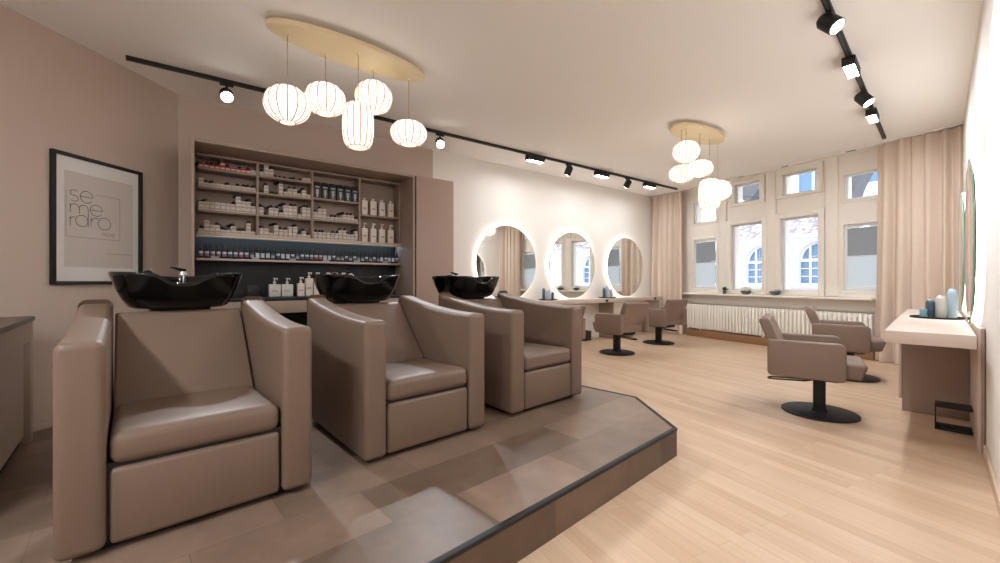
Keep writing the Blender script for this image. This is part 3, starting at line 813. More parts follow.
# m
def letter_m(bm, x0, x1, zt, zb, w):
    u0, u1 = uu(x0), uu(x1); q = (u1-u0)/4
    stroke(bm, [(-u0, vv(zb)), (-u0, vv(zt))], w)
    for k in range(2):
        cu = u0+q+2*q*k; stroke(bm, arc(cu, vv(zt)-q, q, q, 180, 0, 14)+[(-(cu+q), vv(zb))], w)
letter_m(lt, .963, .836, 1.716, 1.644, LWd)
letter_e(.821, .728, 1.735, 1.642)
def letter_r(bm, x0, x1, zt, zb, w):
    u0, u1 = uu(x0), uu(x1); q = (u1-u0)
    stroke(bm, [(-u0, vv(zb)), (-u0, vv(zt))], w); stroke(bm, arc(u0+q, vv(zt)-q, q, q, 180, 70, 10), w)
letter_r(lt, .963, .937, 1.612, 1.536, LWd)
letter_o(lt, .925, .838, 1.633, 1.542); line(lt, .836, 1.65, .836, 1.542)
letter_r(lt, .815, .775, 1.625, 1.552, LWd)
letter_o(lt, .762, .663, 1.636, 1.536)
obj('lettering', lt, M_ink, pr_)
l2 = bmesh.new(); w2 = .0035
line(l2, .991, 1.819, .991, 1.455, w2); line(l2, .991, 1.455, .587, 1.455, w2); line(l2, .587, 1.455, .587, 1.819, w2); line(l2, .78, 1.819, .587, 1.819, w2)
letter_m(l2, .728, .705, 1.509, 1.483, w2)
letter_o(l2, .697, .668, 1.509, 1.483, w2); letter_o(l2, .660, .632, 1.509, 1.483, w2); line(l2, .660, 1.496, .632, 1.496, w2)
line(l2, .70, 1.336, .476, 1.336, .004)
obj('fine_print', l2, M_inklt, pr_)
obj('glazing', B(a+fw-.002, b-fw+.002, .020, .022, c+fw-.002, e-fw+.002), M_pglass, pos_)

# ------------------------------------------------------------------ reception counter at the left edge
ca = math.atan2(-.739, .6735)      # runs toward the viewer
cnt = thing('reception_counter', 'taupe reception counter with dark stone top at the left wall', 'counter', (-3.247,2.83,0), ca)
M_cnt = mat('taupe_counter_panel', lin(172,154,138), .5, noise=.05, nscale=5)
M_cntop = mat('dark_stone_top', lin(84,70,62), .35, noise=.08, nscale=8)
def cpoly(x0, x1, y1, ins, z0, z1):
    bm = bmesh.new(); d = ins
    prism(bm, [(x0,y1),(x1,y1),(x1,-.56+d),(.285+.6*d,-.56+d),(x0,-.25-1.13*(x0)+.3*d)], z0, z1, 'z', r=.002, seg=1); return bm
obj('top', cpoly(0,1.45,.01,0,.83,.86), M_cntop, cnt)
obj('apron', cpoly(.005,1.44,0,.01,.70,.83), M_cnt, cnt)
obj('body', cpoly(.10,1.42,-.03,.02,.06,.70), M_cnt, cnt)
obj('corner_post', B(.005,.098,-.22,0,.0,.70,.003), M_cnt, cnt)
obj('plinth', cpoly(.10,1.40,-.05,.03,0,.06), M_gap, cnt)

# ------------------------------------------------------------------ mirrors (local: x along wall, +y towards room)
def make_mirror(name):
    t = thing(name, '', 'mirror')
    R = .612
    bm = bmesh.new(); n = 72
    rA = [bm.verts.new((R*math.cos(2*PI*i/n), .0505, R*math.sin(2*PI*i/n))) for i in range(n)]
    bm.faces.new(rA); bmesh.ops.recalc_face_normals(bm, faces=bm.faces[:])
    f = bm.faces[0]
    if f.normal.y < 0: f.normal_flip()
    obj('mirror_glass', bm, M_mirror, t)
    bm = bmesh.new()
    def ring(r0, r1, y0, y1):
        a = [[bm.verts.new((r*math.cos(2*PI*i/n), y, r*math.sin(2*PI*i/n))) for i in range(n)] for r, y in ((r1,y0),(r1,y1),(r0,y1),(r0,y0))]
        for k in range(4):
            p, q = a[k], a[(k+1) % 4]
            for i in range(n): bm.faces.new((p[i],p[(i+1)%n],q[(i+1)%n],q[i]))
        bmesh.ops.recalc_face_normals(bm, faces=bm.faces[:])
    ring(R-.004, R+.002, .044, .0515)
    obj('edge', bm, M_mirredge, t)
    bm = bmesh.new(); ring(.0, R-.003, .046, .0495) if False else ring(.02, R-.003, .046, .0495); obj('backing', bm, M_white, t)
    bm = bmesh.new(); ring(.50, .58, .004, .030); obj('mount_ring', bm, M_frameblue, t)
    bm = bmesh.new(); ring(.575, .597, .018, .034); obj('light_strip', bm, M_halo, t)
    return t
mir = make_mirror('round_mirror')
mspec = [(bwp(4.218,0,1.40), Ba+PI, 'round backlit mirror nearest the tall taupe cupboard'),
         (bwp(5.753,0,1.40), Ba+PI, 'round backlit mirror in the middle of the three on the white wall'),
         (bwp(7.36,0,1.40), Ba+PI, 'round backlit mirror nearest the left curtain'),
         (rwp(.41,0,1.40), Ra, 'round backlit mirror edge on at right wall, above the near end of its counter'),
         (rwp(1.98,0,1.40), Ra, 'round backlit mirror edge on at right wall, close to the right curtain')]
for i, (l, a_, lab) in enumerate(mspec):
    if i == 0: mir.location = l; mir.rotation_euler = (0,0,a_); tag(mir, lab, 'mirror', 'round backlit mirrors')
    else: dup(mir, l, a_, lab, 'round backlit mirrors')

# ------------------------------------------------------------------ styling counters
dk = thing('styling_counter', 'light taupe styling counter running along the right wall', 'counter', RO, Ra)
obj('worktop', B(-.655,2.35,.055,.447,.705,.785,.004), M_desk, dk)
obj('wall_panel', B(-.26,2.33,.004,.034,0,.80,.002), M_desk, dk)
obj('panel_edge', B(-.27,-.26,.004,.020,0,.80,.001), M_deskdark, dk)
bc = thing('base_cabinet', 'mid taupe base cabinet under the right wall counter', 'cabinet', rwp(.60,0,0), Ra)
obj('carcass', B(0,.55,.036,.415,.0,.698,.003), M_deskdark, bc)
dr = obj('door', B(-.004,.55,.417,.436,.105,.695,.003), M_desk, bc)
dk2 = thing('styling_counter', 'light taupe styling counter under the three round mirrors on white wall', 'counter', bwp(0,0,0), Ba)
obj('worktop', B(3.2,8.15,-.40,-.012,.705,.78,.004), M_desk, dk2)
obj('support_panel', B(8.08,8.13,-.38,-.014,0,.705,.003), M_desk, dk2)
obj('support_panel', B(3.23,3.28,-.38,-.014,0,.705,.003), M_desk, dk2)
for k, (x, lab) in enumerate(((6.54,'base cabinet under the mirror counter, between middle and last mirror'),(4.62,'base cabinet under the mirror counter, between first and middle mirror'))):
    bc2 = thing('base_cabinet', lab, 'cabinet', bwp(x,0,0), Ba)
    obj('carcass', B(0,.62,-.36,-.014,.0,.703,.003), M_deskdark, bc2)
    dr = obj('door', B(-.003,.62,-.38,-.362,.10,.70,.003), M_desk, bc2)
    obj('handle', B(.56,.572,-.394,-.3802,.45,.60,.003), M_black, dr)
# sockets on the counter front
so = thing('power_socket', '', 'socket', group='black sockets on the mirror counter')
obj('plate', B(-.035,.035,-.012,0,-.021,.021,.004), M_socket, so); obj('outlet', B(-.02,.02,-.0135,-.012,-.012,.012,.002), M_black, so)
so.location = bwp(6.293,.401,.742); so.rotation_euler = (0,0,Ba); so['label'] = 'black socket on counter front above the cabinet, beside the chair seen from behind'
dup(so, bwp(7.87,.401,.745), Ba, 'black socket on counter front at the end near the left curtain')
# foot rests
def make_foot():
    t = thing('foot_rest', '', 'foot rest', group='black foot rests under the counters')
    obj('top_plate', B(-.095,.095,0,.18,.165,.177,.002), M_black, t)
    obj('bottom_plate', B(-.095,.095,0,.18,.0,.012,.002), M_black, t)
    obj('front_plate', B(-.095,.095,.18,.188,.0,.177,.002), M_black, t)
    return t
ft = make_foot(); ft.location = rwp(.25,.036,.002); ft.rotation_euler = (0,0,Ra); ft['label'] = 'black metal loop foot rest under the right wall counter'
dup(ft, bwp(5.98,.03,.002), Ba+PI, 'black metal foot rest on the floor under the middle round mirror')

# ---- trays and products
def simple_bottle(name, m, r, h, neck=True, cap=None):
    bm = bmesh.new(); pr0 = [(0,0),(r*.95,0),(r,.004),(r,h*.8),(r*.85,h*.9),(r*.5,h*.95),(0,h*.95)] if neck else [(0,0),(r,.002),(r,h*.96),(r*.9,h),(0,h)]
    lathe(bm, pr0, n=20, caps=False); o = obj(name, bm, m)
    if neck:
        c = bmesh.new(); lathe(c, [(r*.48,h*.945),(r*.48,h),(0,h)], n=14, caps=False); obj('cap', c, cap or m, o)
    return o
def tray(loc_, rot, label, r=.16):
    t = thing('round_tray', label, 'tray', loc_, rot, 'black trays on the counters')
    bm = bmesh.new(); lathe(bm, [(0,.001),(r,.001),(r+.004,.004),(r+.004,.016),(r-.001,.016),(r-.004,.006),(0,.006)], n=40, caps=False); obj('dish', bm, M_black, t); return t
tc_ = rwp(.84,.215,.7855)
tray(tc_, Ra, 'round black tray holding hair products on the right wall counter')
def put(o, p, label, cat, group=None): o.location = p; tag(o, label, cat, group); return o
V = Vector
rt = Vector((.86,-.51,0)).normalized()   # across the view
zt = .7925
put(simple_bottle('product_jar', M_teal, .024, .072, False), tc_.xy.to_3d()-rt*.088+V((0,0,zt))+V((-.01,-.02,0)), 'short teal jar on the right counter tray', 'jar')
put(simple_bottle('product_bottle', M_slate, .03, .155, True, M_petal), tc_.xy.to_3d()-rt*.038+V((0,0,zt)), 'dark slate bottle with white cap on the right counter tray', 'bottle')
put(simple_bottle('product_bottle', M_grey, .031, .195), tc_.xy.to_3d()+rt*.025+V((0,0,zt))+V((-.02,-.02,0)), 'light grey bottle on the tray between slate and tall blue bottle', 'bottle')
put(simple_bottle('product_bottle', M_blue, .03, .255), tc_.xy.to_3d()+rt*.085+V((0,0,zt))+V((-.01,-.02,0)), 'tallest pale blue bottle on the right counter tray', 'bottle')
ta = bwp(6.56,.2,.7805); tray(ta, Ba, 'black tray of hair products on mirror counter between middle and last mirror')
for k, (dx, m_, h, r, lab) in enumerate(((-.10,M_slate,.20,.026,'dark slate bottle at left of the tray under last mirror'),(-.04,M_blue,.235,.028,'pale blue bottle, second on the tray under last mirror'),(.03,M_grey,.20,.028,'light grey bottle, third on the tray under last mirror'),(.095,M_blue,.17,.026,'shorter pale blue bottle at right of tray under last mirror'))):
    put(simple_bottle('product_bottle', m_, r, h), bwp(6.56+dx,.2+.02*(k%2),.7875), lab, 'bottle')
tb = bwp(4.98,.2,.7805); tray(tb, Ba, 'black tray of hair products on mirror counter between first and middle mirror')
for k, (dx, m_, h, r, lab) in enumerate(((-.10,M_slate,.20,.026,'dark slate bottle at left of the tray between first and middle mirror'),(-.035,M_blue,.16,.026,'pale blue bottle on the tray between first and middle mirror'),(.03,M_grey,.17,.024,'light grey bottle on the tray between first and middle mirror'),(.09,M_slate,.13,.024,'short slate bottle at right of tray between first and middle mirror'))):
    put(simple_bottle('product_bottle', m_, r, h), bwp(4.98+dx,.2+.02*(k%2),.7875), lab, 'bottle')

# ------------------------------------------------------------------ radiator and plinth box
rad = thing('column_radiator', 'long cream column radiator below the windows', 'radiator', wwp(.92,0,0), Wa)
Lr = 3.0; nc = 50
cm = None
for i in range(nc):
    x = .025+(Lr-.05)*i/(nc-1)
    if cm is None:
        bm = bmesh.new(); box(bm, -.019,.019,.0,.09,.16,.64,.012,3); cm = obj('column', bm, M_radi, rad, (x,0,0))
    else:
        o = cm.copy(); C.objects.link(o); o.parent = rad; o.location = (x,0,0)
bm = bmesh.new(); cyl(bm, (.01,.045,.19), (Lr-.01,.045,.19), .017, 10); obj('lower_pipe', bm, M_radi, rad)
bm = bmesh.new(); cyl(bm, (.01,.045,.605), (Lr-.01,.045,.605), .017, 10); obj('upper_pipe', bm, M_radi, rad)
for x in (.3, Lr/2, Lr-.3): obj('bracket', B(x-.015,x+.015,.02,.20,.135,.165,.003), M_radi, rad)
struct('baseboard_window', B(.92,3.93,0.0,.20,0,.135,.004), M_wood, WO, Wa)
struct('trim_6', B(.3,4.9,.155,.205,.66,.835,.004), M_white, WO, Wa)

# ------------------------------------------------------------------ curtains
def curtain(name, label, s0, s1, seed, flare, loc_x):
    rnd = random.Random(seed)
    bm = bmesh.new(); nu, nv = 150, 30
    folds = (s1-s0)/.135
    ph = [rnd.uniform(-.5,.5) for _ in range(12)]
    def fold(u, v):
        a = 2*PI*folds*(u+.018*math.sin(2*PI*u*2.3+ph[0])+.012*math.sin(2*PI*u*5.1+ph[1]))
        amp = .048+.020*math.sin(2*PI*u*1.7+ph[2])
        k = .6+.5*(1-v)            # folds open towards the hem
        y = amp*k*math.sin(a+.5*(1-v)*math.sin(2*PI*u*1.3+ph[3]))+.006*math.sin(2.2*a+ph[4])*(v)
        return y
    rows = []
    for j in range(nv+1):
        v = j/nv; z = .012+(CEIL-.035-.012)*v
        row = []
        for i in range(nu+1):
            u = i/nu
            x = s0+(s1-s0)*u+flare*(u-.5)*(1-v)**2
            row.append(bm.verts.new((x, fold(u,v)-.02*(1-v), z)))
        rows.append(row)
    for a, b in zip(rows, rows[1:]):
        for i in range(nu): bm.faces.new((a[i],a[i+1],b[i+1],b[i]))
    t = thing(name, label, 'curtain', WO, Wa, 'beige curtains at the window wall')
    ob = obj('curtain_fabric', bm, M_curt, t, angle=2.5)
    sm = ob.modifiers.new('thick', 'SOLIDIFY'); sm.thickness = .003
    hd = bmesh.new()
    x = s0+.03
    while x < s1: box(hd, x-.006, x+.006, -.006, .006, CEIL-.036, CEIL-.021, .002); x += .105
    obj('gliders', hd, M_frameblue, t)
    return t
curtain('curtain', 'beige floor length curtain in the corner beside the round mirrors', .01, .80, 3, .06, 0)
curtain('curtain', 'wide beige floor length curtain beside the right wall counter', 3.985, 4.80, 9, .05, 0)
rail = thing('curtain_rail', 'slim white ceiling curtain rail along the window wall', 'curtain rail', WO, Wa)
obj('track', B(0,4.85,-.015,.015,CEIL-.02,CEIL-.0005,.002), M_ceil, rail)
for x in (2.06,2.79,3.68,4.78): obj('end_stop', B(x-.055,x+.055,-.012,.012,CEIL-.026,CEIL-.02,.002), M_black, rail)

# ------------------------------------------------------------------ plants on the sill
def leaf(bm, p, d, l, w):
    d = Vector(d).normalized(); u = d.cross(Vector((0,0,1))).normalized(); p = Vector(p)
    pts = [p, p+d*l*.5+u*w/2+V((0,0,.006)), p+d*l, p+d*l*.5-u*w/2+V((0,0,.006))]
    vs = [bm.verts.new(q) for q in pts]; bm.faces.new(vs)
def petal(bm, c, r, rnd):
    for k in range(9):
        a = rnd.uniform(0,2*PI); e = rnd.uniform(-.1,1.2)
        d = V((math.cos(a)*math.cos(e), math.sin(a)*math.cos(e), math.sin(e)))
        b = bmesh.new(); bmesh.ops.create_icosphere(b, subdivisions=1, radius=r*.45)
        bmesh.ops.translate(b, vec=Vector(c)+d*r*.6, verts=b.verts); merge(bm, b)
rnd = random.Random(5)
pl1 = thing('small_plant', 'small dark leafy plant on the window sill, leftmost of the sill plants', 'plant', wwp(1.69,-.08,.869), Wa)
bm = bmesh.new(); lathe(bm, [(0,0),(.028,0),(.036,.05),(.03,.05),(0,.045)], n=16, caps=False); obj('pot', bm, M_slate, pl1)
bm = bmesh.new()
for k in range(46):
    a = rnd.uniform(0,2*PI); e = rnd.uniform(.1,1.4); leaf(bm, (.012*math.cos(a),.012*math.sin(a),.045+rnd.uniform(0,.03)), (math.cos(a)*math.cos(e),math.sin(a)*math.cos(e),math.sin(e)), rnd.uniform(.04,.085), .026)
obj('foliage', bm, M_leaf, pl1)
for x, lab in ((2.107,'white flowers in a glass bowl on the sill between the two middle windows'),(2.60,'white flowers in a glass bowl on the sill at the brighter middle window')):
    f = thing('flower_bowl', lab, 'flowers', wwp(x,-.07,.869), Wa, 'flower bowls on the window sill')
    bm = bmesh.new(); lathe(bm, [(0,0),(.045,0),(.075,.03),(.082,.06),(.078,.06),(.07,.03),(.04,.006),(0,.006)], n=24, caps=False); obj('glass_bowl', bm, mat('green_glass', lin(150,175,160), .1, noise=.02, trans=.6), f)
    bm = bmesh.new()
    for k in range(26):
        a = rnd.uniform(0,2*PI); e = rnd.uniform(-.2,.5); leaf(bm, (.03*math.cos(a),.03*math.sin(a),.045), (math.cos(a)*math.cos(e),math.sin(a)*math.cos(e),math.sin(e)), rnd.uniform(.05,.09), .03)
    obj('leaves', bm, M_leaf, f)
    bm = bmesh.new()
    for k in range(7):
        a = 2*PI*k/6; r = .045 if k < 6 else 0
        petal(bm, (r*math.cos(a), r*math.sin(a), .09+.02*(k == 6)), .04, rnd)
    obj('blossoms', bm, M_petal, f)

# ------------------------------------------------------------------ pendant lamps
def lantern_profile(kind, w, h):
    pr = []
    n = 18
    for i in range(n+1):
        u = i/n
        if kind == 'round':
            a = -PI/2*.82+(PI*.82*.5+PI*.82*.5)*u; r = math.cos(a)**.9; z = math.sin(a)/math.sin(PI/2*.82)
        elif kind == 'squash':
            a = -PI/2*.84+PI*.84*u; r = math.cos(a)**.62; z = math.sin(a)/math.sin(PI/2*.84)
        else:
            a = -PI/2*.9+PI*.9*u; r = math.cos(a)**.28; z = math.copysign(abs(math.sin(a)/math.sin(PI/2*.9))**1.0, math.sin(a))
        pr.append((w/2*r, z*h/2))
    return pr
def pendant(name, label, center, rot, a, b, lamps):
    t = thing(name, label, 'pendant lamp', (center[0],center[1],CEIL), rot, 'lantern pendant lamps')
    n = 64; bm = bmesh.new()
    def ell(k, z): return [bm.verts.new((a*k*math.cos(2*PI*i/n), b*k*math.sin(2*PI*i/n), z)) for i in range(n)]
    rs = [ell(1,-.036), ell(1,-.066), ell(.985,-.070)]
    for p, q in zip(rs, rs[1:]):
        for i in range(n): bm.faces.new((p[i],q[i],q[(i+1)%n],p[(i+1)%n]))
    bm.faces.new(rs[0]); bm.faces.new(list(reversed(rs[-1]))); bmesh.ops.recalc_face_normals(bm, faces=bm.faces[:])
    obj('canopy', bm, M_brass, t)
    bm = bmesh.new(); lathe(bm, [(.05,-.0365),(.05,-.0005)], n=24); obj('ceiling_mount', bm, M_black, t)
    c, s = math.cos(rot), math.sin(rot)
    for (px, py, zc, kind, w, h) in lamps:
        dx, dy = px-center[0], py-center[1]; lx, ly = c*dx+s*dy, -s*dx+c*dy; lz = zc-CEIL
        nr = 14; NN = nr*6; prf = lantern_profile(kind, w, h); bm = bmesh.new(); rings = []
        for r, z in prf:
            rings.append([bm.verts.new((r*(1-.035*abs(math.cos(PI*i/6))**3)*math.cos(2*PI*i/NN), r*(1-.035*abs(math.cos(PI*i/6))**3)*math.sin(2*PI*i/NN), z)) for i in range(NN)])
        for p, q in zip(rings, rings[1:]):
            for i in range(NN): bm.faces.new((p[i],p[(i+1)%NN],q[(i+1)%NN],q[i]))
        bm.faces.new(rings[-1])
        sh = obj('lantern_shade', bm, M_lantern, t, (lx,ly,lz), angle=2)
        bm = bmesh.new()
        for k in range(nr):
            th_ = 2*PI*k/nr
            tube(bm, [((r*.968+.0015)*math.cos(th_), (r*.968+.0015)*math.sin(th_), z) for r, z in prf], .0042, 6)
        r0, z0 = prf[0]
        tube(bm, [((r0+.002)*math.cos(2*PI*i/32), (r0+.002)*math.sin(2*PI*i/32), z0) for i in range(32)], .004, 6, closed=True)
        obj('wire_frame', bm, M_rib, sh)
        bm = bmesh.new(); cyl(bm, (lx,ly,lz+prf[-1][1]-.002), (lx,ly,-.068), .0032, 8); obj('cord', bm, M_cord, t)
        bm = bmesh.new(); lathe(bm, [(.011,-.084),(.011,-.070),(0,-.0695)], n=12, cx=lx, cy=ly); obj('cord_grip', bm, M_brass, t)
    return t
pendant('pendant_lamp', 'cluster of five white lanterns on an oval gold board above the wash chairs', (-1.19,3.32), math.atan2(.823,.981), .635, .195,
        [(-1.584,3.034,2.415,'round',.32,.262),(-1.407,3.28,2.565,'squash',.31,.225),(-1.098,3.54,2.70,'round',.315,.262),(-1.142,3.28,2.352,'tube',.245,.345),(-.828,3.695,2.443,'squash',.325,.20)])
def at(px, Y): return (px-500)/407*Y
pendant('pendant_lamp', 'cluster of white lanterns on an oval gold board near the windows', (2.50,5.13), math.radians(36), .53, .20,
        [(2.24,4.9,2.663,'round',.31,.245),(2.21,4.95,2.41,'squash',.30,.185),(2.48,5.05,2.50,'squash',.30,.185),(2.70,5.25,2.225,'tube',.27,.37),(2.90,5.42,2.31,'squash',.33,.25)])

# ------------------------------------------------------------------ ceiling tracks and lamps
def light(name, typ, loc_, energy, color=(.90,.965,1), size=.1, rot=None, target=None, parent=None, **kw):
    l = bpy.data.lights.new(name, typ); l.energy = energy; l.color = color
    if typ == 'AREA':
        l.size = size
        if 'size_y' in kw: l.shape = 'RECTANGLE'; l.size_y = kw['size_y']
    else: l.shadow_soft_size = size
    if typ == 'SPOT': l.spot_size = kw.get('spot', 1.0); l.spot_blend = kw.get('blend', .6)
    o = bpy.data.objects.new(name, l); C.objects.link(o); o.location = loc_
    if target is not None:
        o.rotation_euler = (Vector(target)-Vector(loc_)).to_track_quat('-Z','Y').to_euler()
    elif rot is not None: o.rotation_euler = rot
    return o
def track(label, O, d, x0, x1):
    t = thing('light_track', label, 'light track', (O.x,O.y,CEIL), ang(d), 'black ceiling light tracks')
    obj('rail', B(x0,x1,-.018,.018,-.034,-.0005,.002), M_black, t)
    obj('slot', B(x0+.02,x1-.02,-.007,.007,-.0347,-.0341), mat('dark_slot', lin(60,58,58), .5, noise=.02), t)
    obj('end_cap', B(x1-.002,x1+.006,-.019,.019,-.035,-.0004,.002), M_black, t); obj('end_cap', B(x0-.006,x0+.002,-.019,.019,-.035,-.0004,.002), M_black, t)
    return t
TO = Vector((-3.154,3.441,0)); Td = Vector((.8105,.5857,0))
SO_ = Vector((2.166,2.717,0)); Sd = Vector((.7385,.6743,0))
track('long black ceiling track running above the shelving and round mirrors', TO, Td, 0, 8.35)
track('black ceiling track above the right wall counter', SO_, Sd, -2.2, 3.905)
def flood(O, d, x, label, energy, lab_group='flood lamps on the tracks', L=.30):
    p = O+d*x
    t = thing('flood_lamp', label, 'lamp', (p.x,p.y,CEIL-.0352), ang(d), lab_group)
    obj('housing', B(-L/2,L/2,-.045,.045,-.075,-.0,.004), M_black, t)
    obj('lens', B(-L/2+.012,L/2-.012,-.037,.037,-.0775,-.0752,.001), M_lamp, t)
    obj('adapter', B(L/2,L/2+.05,-.016,.016,-.03,0,.002), M_black, t)
    a = light('flood_light', 'AREA', (p.x,p.y,CEIL-.0352-.085), energy, (.90,.965,1.03), L-.03, (0,0,ang(d)), size_y=.07)
    return t
def spot(O, d, x, target, label, energy, drop=.05, glow=14, cone=1.15):
    p = O+d*x; top = Vector((p.x,p.y,CEIL-.0352)); piv = top-Vector((0,0,.05+drop))
    t = thing('spot_lamp', label, 'lamp', top, ang(d), 'spot lamps on the tracks')
    obj('adapter', B(-.055,.055,-.016,.016,-.022,0,.002), M_black, t)
    bm = bmesh.new(); cyl(bm, (0,0,-.02), (0,0,-.05-drop), .011, 10); obj('stem', bm, M_black, t)
    dr = (Vector(target)-piv).normalized()
    ld = Matrix.Rotation(-ang(d),3,'Z')@dr; c0 = Vector((0,0,-.05-drop))
    hd = bmesh.new(); cyl(hd, c0-ld*.075, c0-ld*.05, .040, 28, r1=.056); cyl(hd, c0-ld*.05, c0+ld*.062, .056, 28)
    head = obj('head', hd, M_black, t)
    ln = bmesh.new(); cyl(ln, c0+ld*.0622, c0+ld*.065, .047, 24); obj('lens', ln, M_lamp, head)
    q = piv+dr*.10
    light('spot_light', 'SPOT', q, energy, (.90,.965,1.03), .04, target=q+dr, spot=cone, blend=.7)
    return t
spot(TO, Td, .70, (-.35,.9,.3), 'bright spot lamp on the long track, nearest the left wall', 60, .06)
spot(TO, Td, 2.952, (.2,1.6,.2), 'bright spot lamp on the long track above the cupboard', 60, .06)
flood(TO, Td, 4.534, 'flood lamp on long track nearest the cupboard', 4)
spot(TO, Td, 5.246, bwp(5.0,0,1.75), 'dark spot lamp on long track, turned to wall between first and middle mirror', 1.8)
flood(TO, Td, 6.04, 'flood lamp on long track, between the two dark spot lamps', 4)
spot(TO, Td, 6.75, bwp(6.45,0,1.75), 'dark spot lamp on long track, turned to wall between middle and last mirror', 2.4)
flood(TO, Td, 7.42, 'flood lamp at the curtain end of the long track', 4)
spot(SO_, Sd, .196, (3.1,1.5,1.1), 'large spot lamp on the right track, nearest the viewer', 60, .015)
flood(SO_, Sd, 1.135, 'flood lamp on the right track between its two spot lamps', 7)
spot(SO_, Sd, 1.956, (4.3,3.0,1.2), 'spot lamp on the right track, farther from the viewer', 60, .015)
flood(SO_, Sd, 2.65, 'flood lamp at the window end of the right track', 9)
flood(SO_, Sd, -1.0, 'flood lamp on the right track behind the viewer', 7)

RT = Vector((-2.6,.2,0))  # unseen rear track with floods, added as fill light for the wash chairs
track('added black ceiling track, unseen behind the viewer, carrying fill lamps', RT, Vector((.7325,-.6808,0)), 0, 1.9)
for x in (.35, .95, 1.55): flood(RT, Vector((.7325,-.6808,0)), x, 'added fill flood lamp on the unseen rear ceiling track behind the viewer', 13)

# ------------------------------------------------------------------ street outside
FO_ = -6.0
fac = thing('facade_building', 'white plastered building with arched windows across the street', 'building', wwp(0,FO_,0), Wa)
arches = [-4.2,-2.65,-1.1,.45,2.0,3.55,5.1]
R_ = .52
bm = bmesh.new()
prism(bm, [(-9,0),(9,0),(9,2.42),(-9,2.42)], .25, .40, 'y')
obj('lower_wall', bm, M_plaster, fac)
# pier wall with arched openings, built as a grid of bays in front of the recess
bm = bmesh.new()
def bay(c):
    hw = .775; n = 18
    out = []
    zi = 1.05; zs = 1.72
    arcp = [(c+R_*math.cos(PI*i/n), zs+R_*math.sin(PI*i/n)) for i in range(n+1)]
    box(bm, c-hw, c-R_, 0, .25, 0, 2.42); box(bm, c+R_, c+hw, 0, .25, 0, 2.42); box(bm, c-R_, c+R_, 0, .25, 0, zi)
    for (x0, z0), (x1, z1) in zip(arcp, arcp[1:]):
        prism(bm, [(x0,z0),(x0,2.42),(x1,2.42),(x1,z1)], 0, .25, 'y')
for c in arches: bay(c)
obj('arcade_wall', bm, M_plaster, fac)
for c in arches:
    f = obj('pane', B(c-R_,c+R_,.20,.22,1.05,2.24), M_pane, fac)
    wb = bmesh.new()
    for x in (-.26, 0, .26): box(wb, c+x-.025, c+x+.025, .15, .20, 1.05, 2.2)
    for z in (1.72,): box(wb, c-R_, c+R_, .15, .20, z-.04, z+.04)
    for z in (1.25,1.48): box(wb, c-R_, c+R_, .16, .20, z-.012, z+.012)
    n = 18
    tube(wb, [(c+(R_-.02)*math.cos(PI*i/n), .16, 1.72+(R_-.02)*math.sin(PI*i/n)) for i in range(n+1)], .035, 6)
    obj('window_bars', wb, M_plaster, fac)
obj('cornice', B(-9,9,-.18,.25,2.36,2.46,.02), M_plaster, fac)
obj('sill_course', B(-9,9,-.10,.0,.93,1.03,.01), M_plaster, fac)
bm = bmesh.new(); prism(bm, [(-.15,2.47),(.75,3.25),(.75,2.47)], -9, 9, 'x'); obj('tiled_roof', bm, M_rooftile, fac)
bm = bmesh.new(); box(bm, -9, 9, .76, 1.2, 2.4, 7.5); obj('upper_wall', bm, M_plaster, fac)
for c in [-4.8,-3.2,-1.6,0,1.6,3.2,4.8]:
    f = obj('upper_pane', B(c-.42,c+.42,.74,.76,3.75,5.2), M_pane, fac)
    wb = bmesh.new()
    for x in (-.42,0,.42): box(wb, c+x-.03,c+x+.03,.70,.74,3.72,5.23)
    for z in (3.75,4.5,5.2): box(wb, c-.42,c+.42,.70,.74,z-.03,z+.03)
    obj('upper_bars', wb, M_plaster, fac)
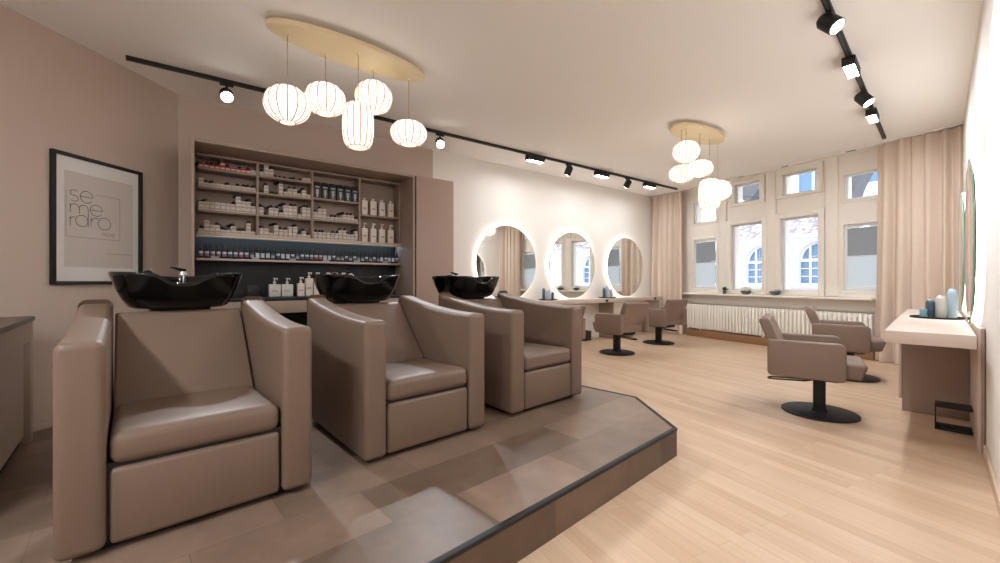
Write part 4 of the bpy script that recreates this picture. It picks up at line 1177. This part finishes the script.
# grey roof edges just outside two of the top windows
g = thing('slate_gable', 'grey slate gable outside the left middle top window', 'roof', wwp(1.55,-1.3,2.2), Wa)
bm = bmesh.new(); prism(bm, [(-.55,.42),(-.25,.46),(-.19,.546),(-.043,.686),(.078,.826),(.26,1.02),(.35,1.3),(-.55,1.3)], 0, .35, 'y'); obj('slate', bm, M_slateroof, g)
g2 = thing('slate_gable', 'grey slate gable outside the top window nearest the right curtain', 'roof', wwp(3.0,-1.3,2.2), Wa)
bm = bmesh.new(); prism(bm, [(-.02,.25),(.146,.307),(.215,.531),(.31,.73),(.40,.95),(-.02,.95)], 0, .35, 'y'); obj('slate', bm, M_slateroof, g2)
bm = B(-12,14,.46,9,-.35,-.3); struct('ground', bm, mat('grey_paving', lin(170,170,172), .8, noise=.05), WO, Wa)

# ------------------------------------------------------------------ world, portals, camera
w = bpy.data.worlds.new('World'); bpy.context.scene.world = w; w.use_nodes = True
nt = w.node_tree; bg = nt.nodes['Background']
bg.inputs['Color'].default_value = (.86,.93,1,1); bg.inputs['Strength'].default_value = 1.2
for h in OPEN:
    cx_, cz_ = (h[0]+h[1])/2, (h[2]+h[3])/2
    l = bpy.data.lights.new('portal', 'AREA'); l.shape = 'RECTANGLE'; l.size = h[1]-h[0]; l.size_y = h[3]-h[2]; l.cycles.is_portal = True
    o = bpy.data.objects.new('portal', l); C.objects.link(o); o.location = wwp(cx_, -WT-.30, cz_)
    n_in = Vector((-math.cos(Wa+PI/2), -math.sin(Wa+PI/2), 0))
    o.rotation_euler = n_in.to_track_quat('-Z','Y').to_euler()

cam = bpy.data.cameras.new('Camera'); co = bpy.data.objects.new('Camera', cam); C.objects.link(co)
co.location = (0,0,H); co.rotation_euler = (PI/2,0,0)
cam.sensor_width = 36; cam.lens = 407/1000*36; cam.clip_start = .02; cam.clip_end = 100
sc = bpy.context.scene; sc.camera = co
sc.view_settings.view_transform = 'Standard'; sc.view_settings.look = 'None'; sc.view_settings.gamma = 1; sc.view_settings.use_curve_mapping = False
sc.view_settings.exposure = 1.26
sc.cycles.use_denoising = True
sc.cycles.max_bounces = 10; sc.cycles.diffuse_bounces = 5; sc.cycles.transparent_max_bounces = 12
sc.cycles.sample_clamp_indirect = 6
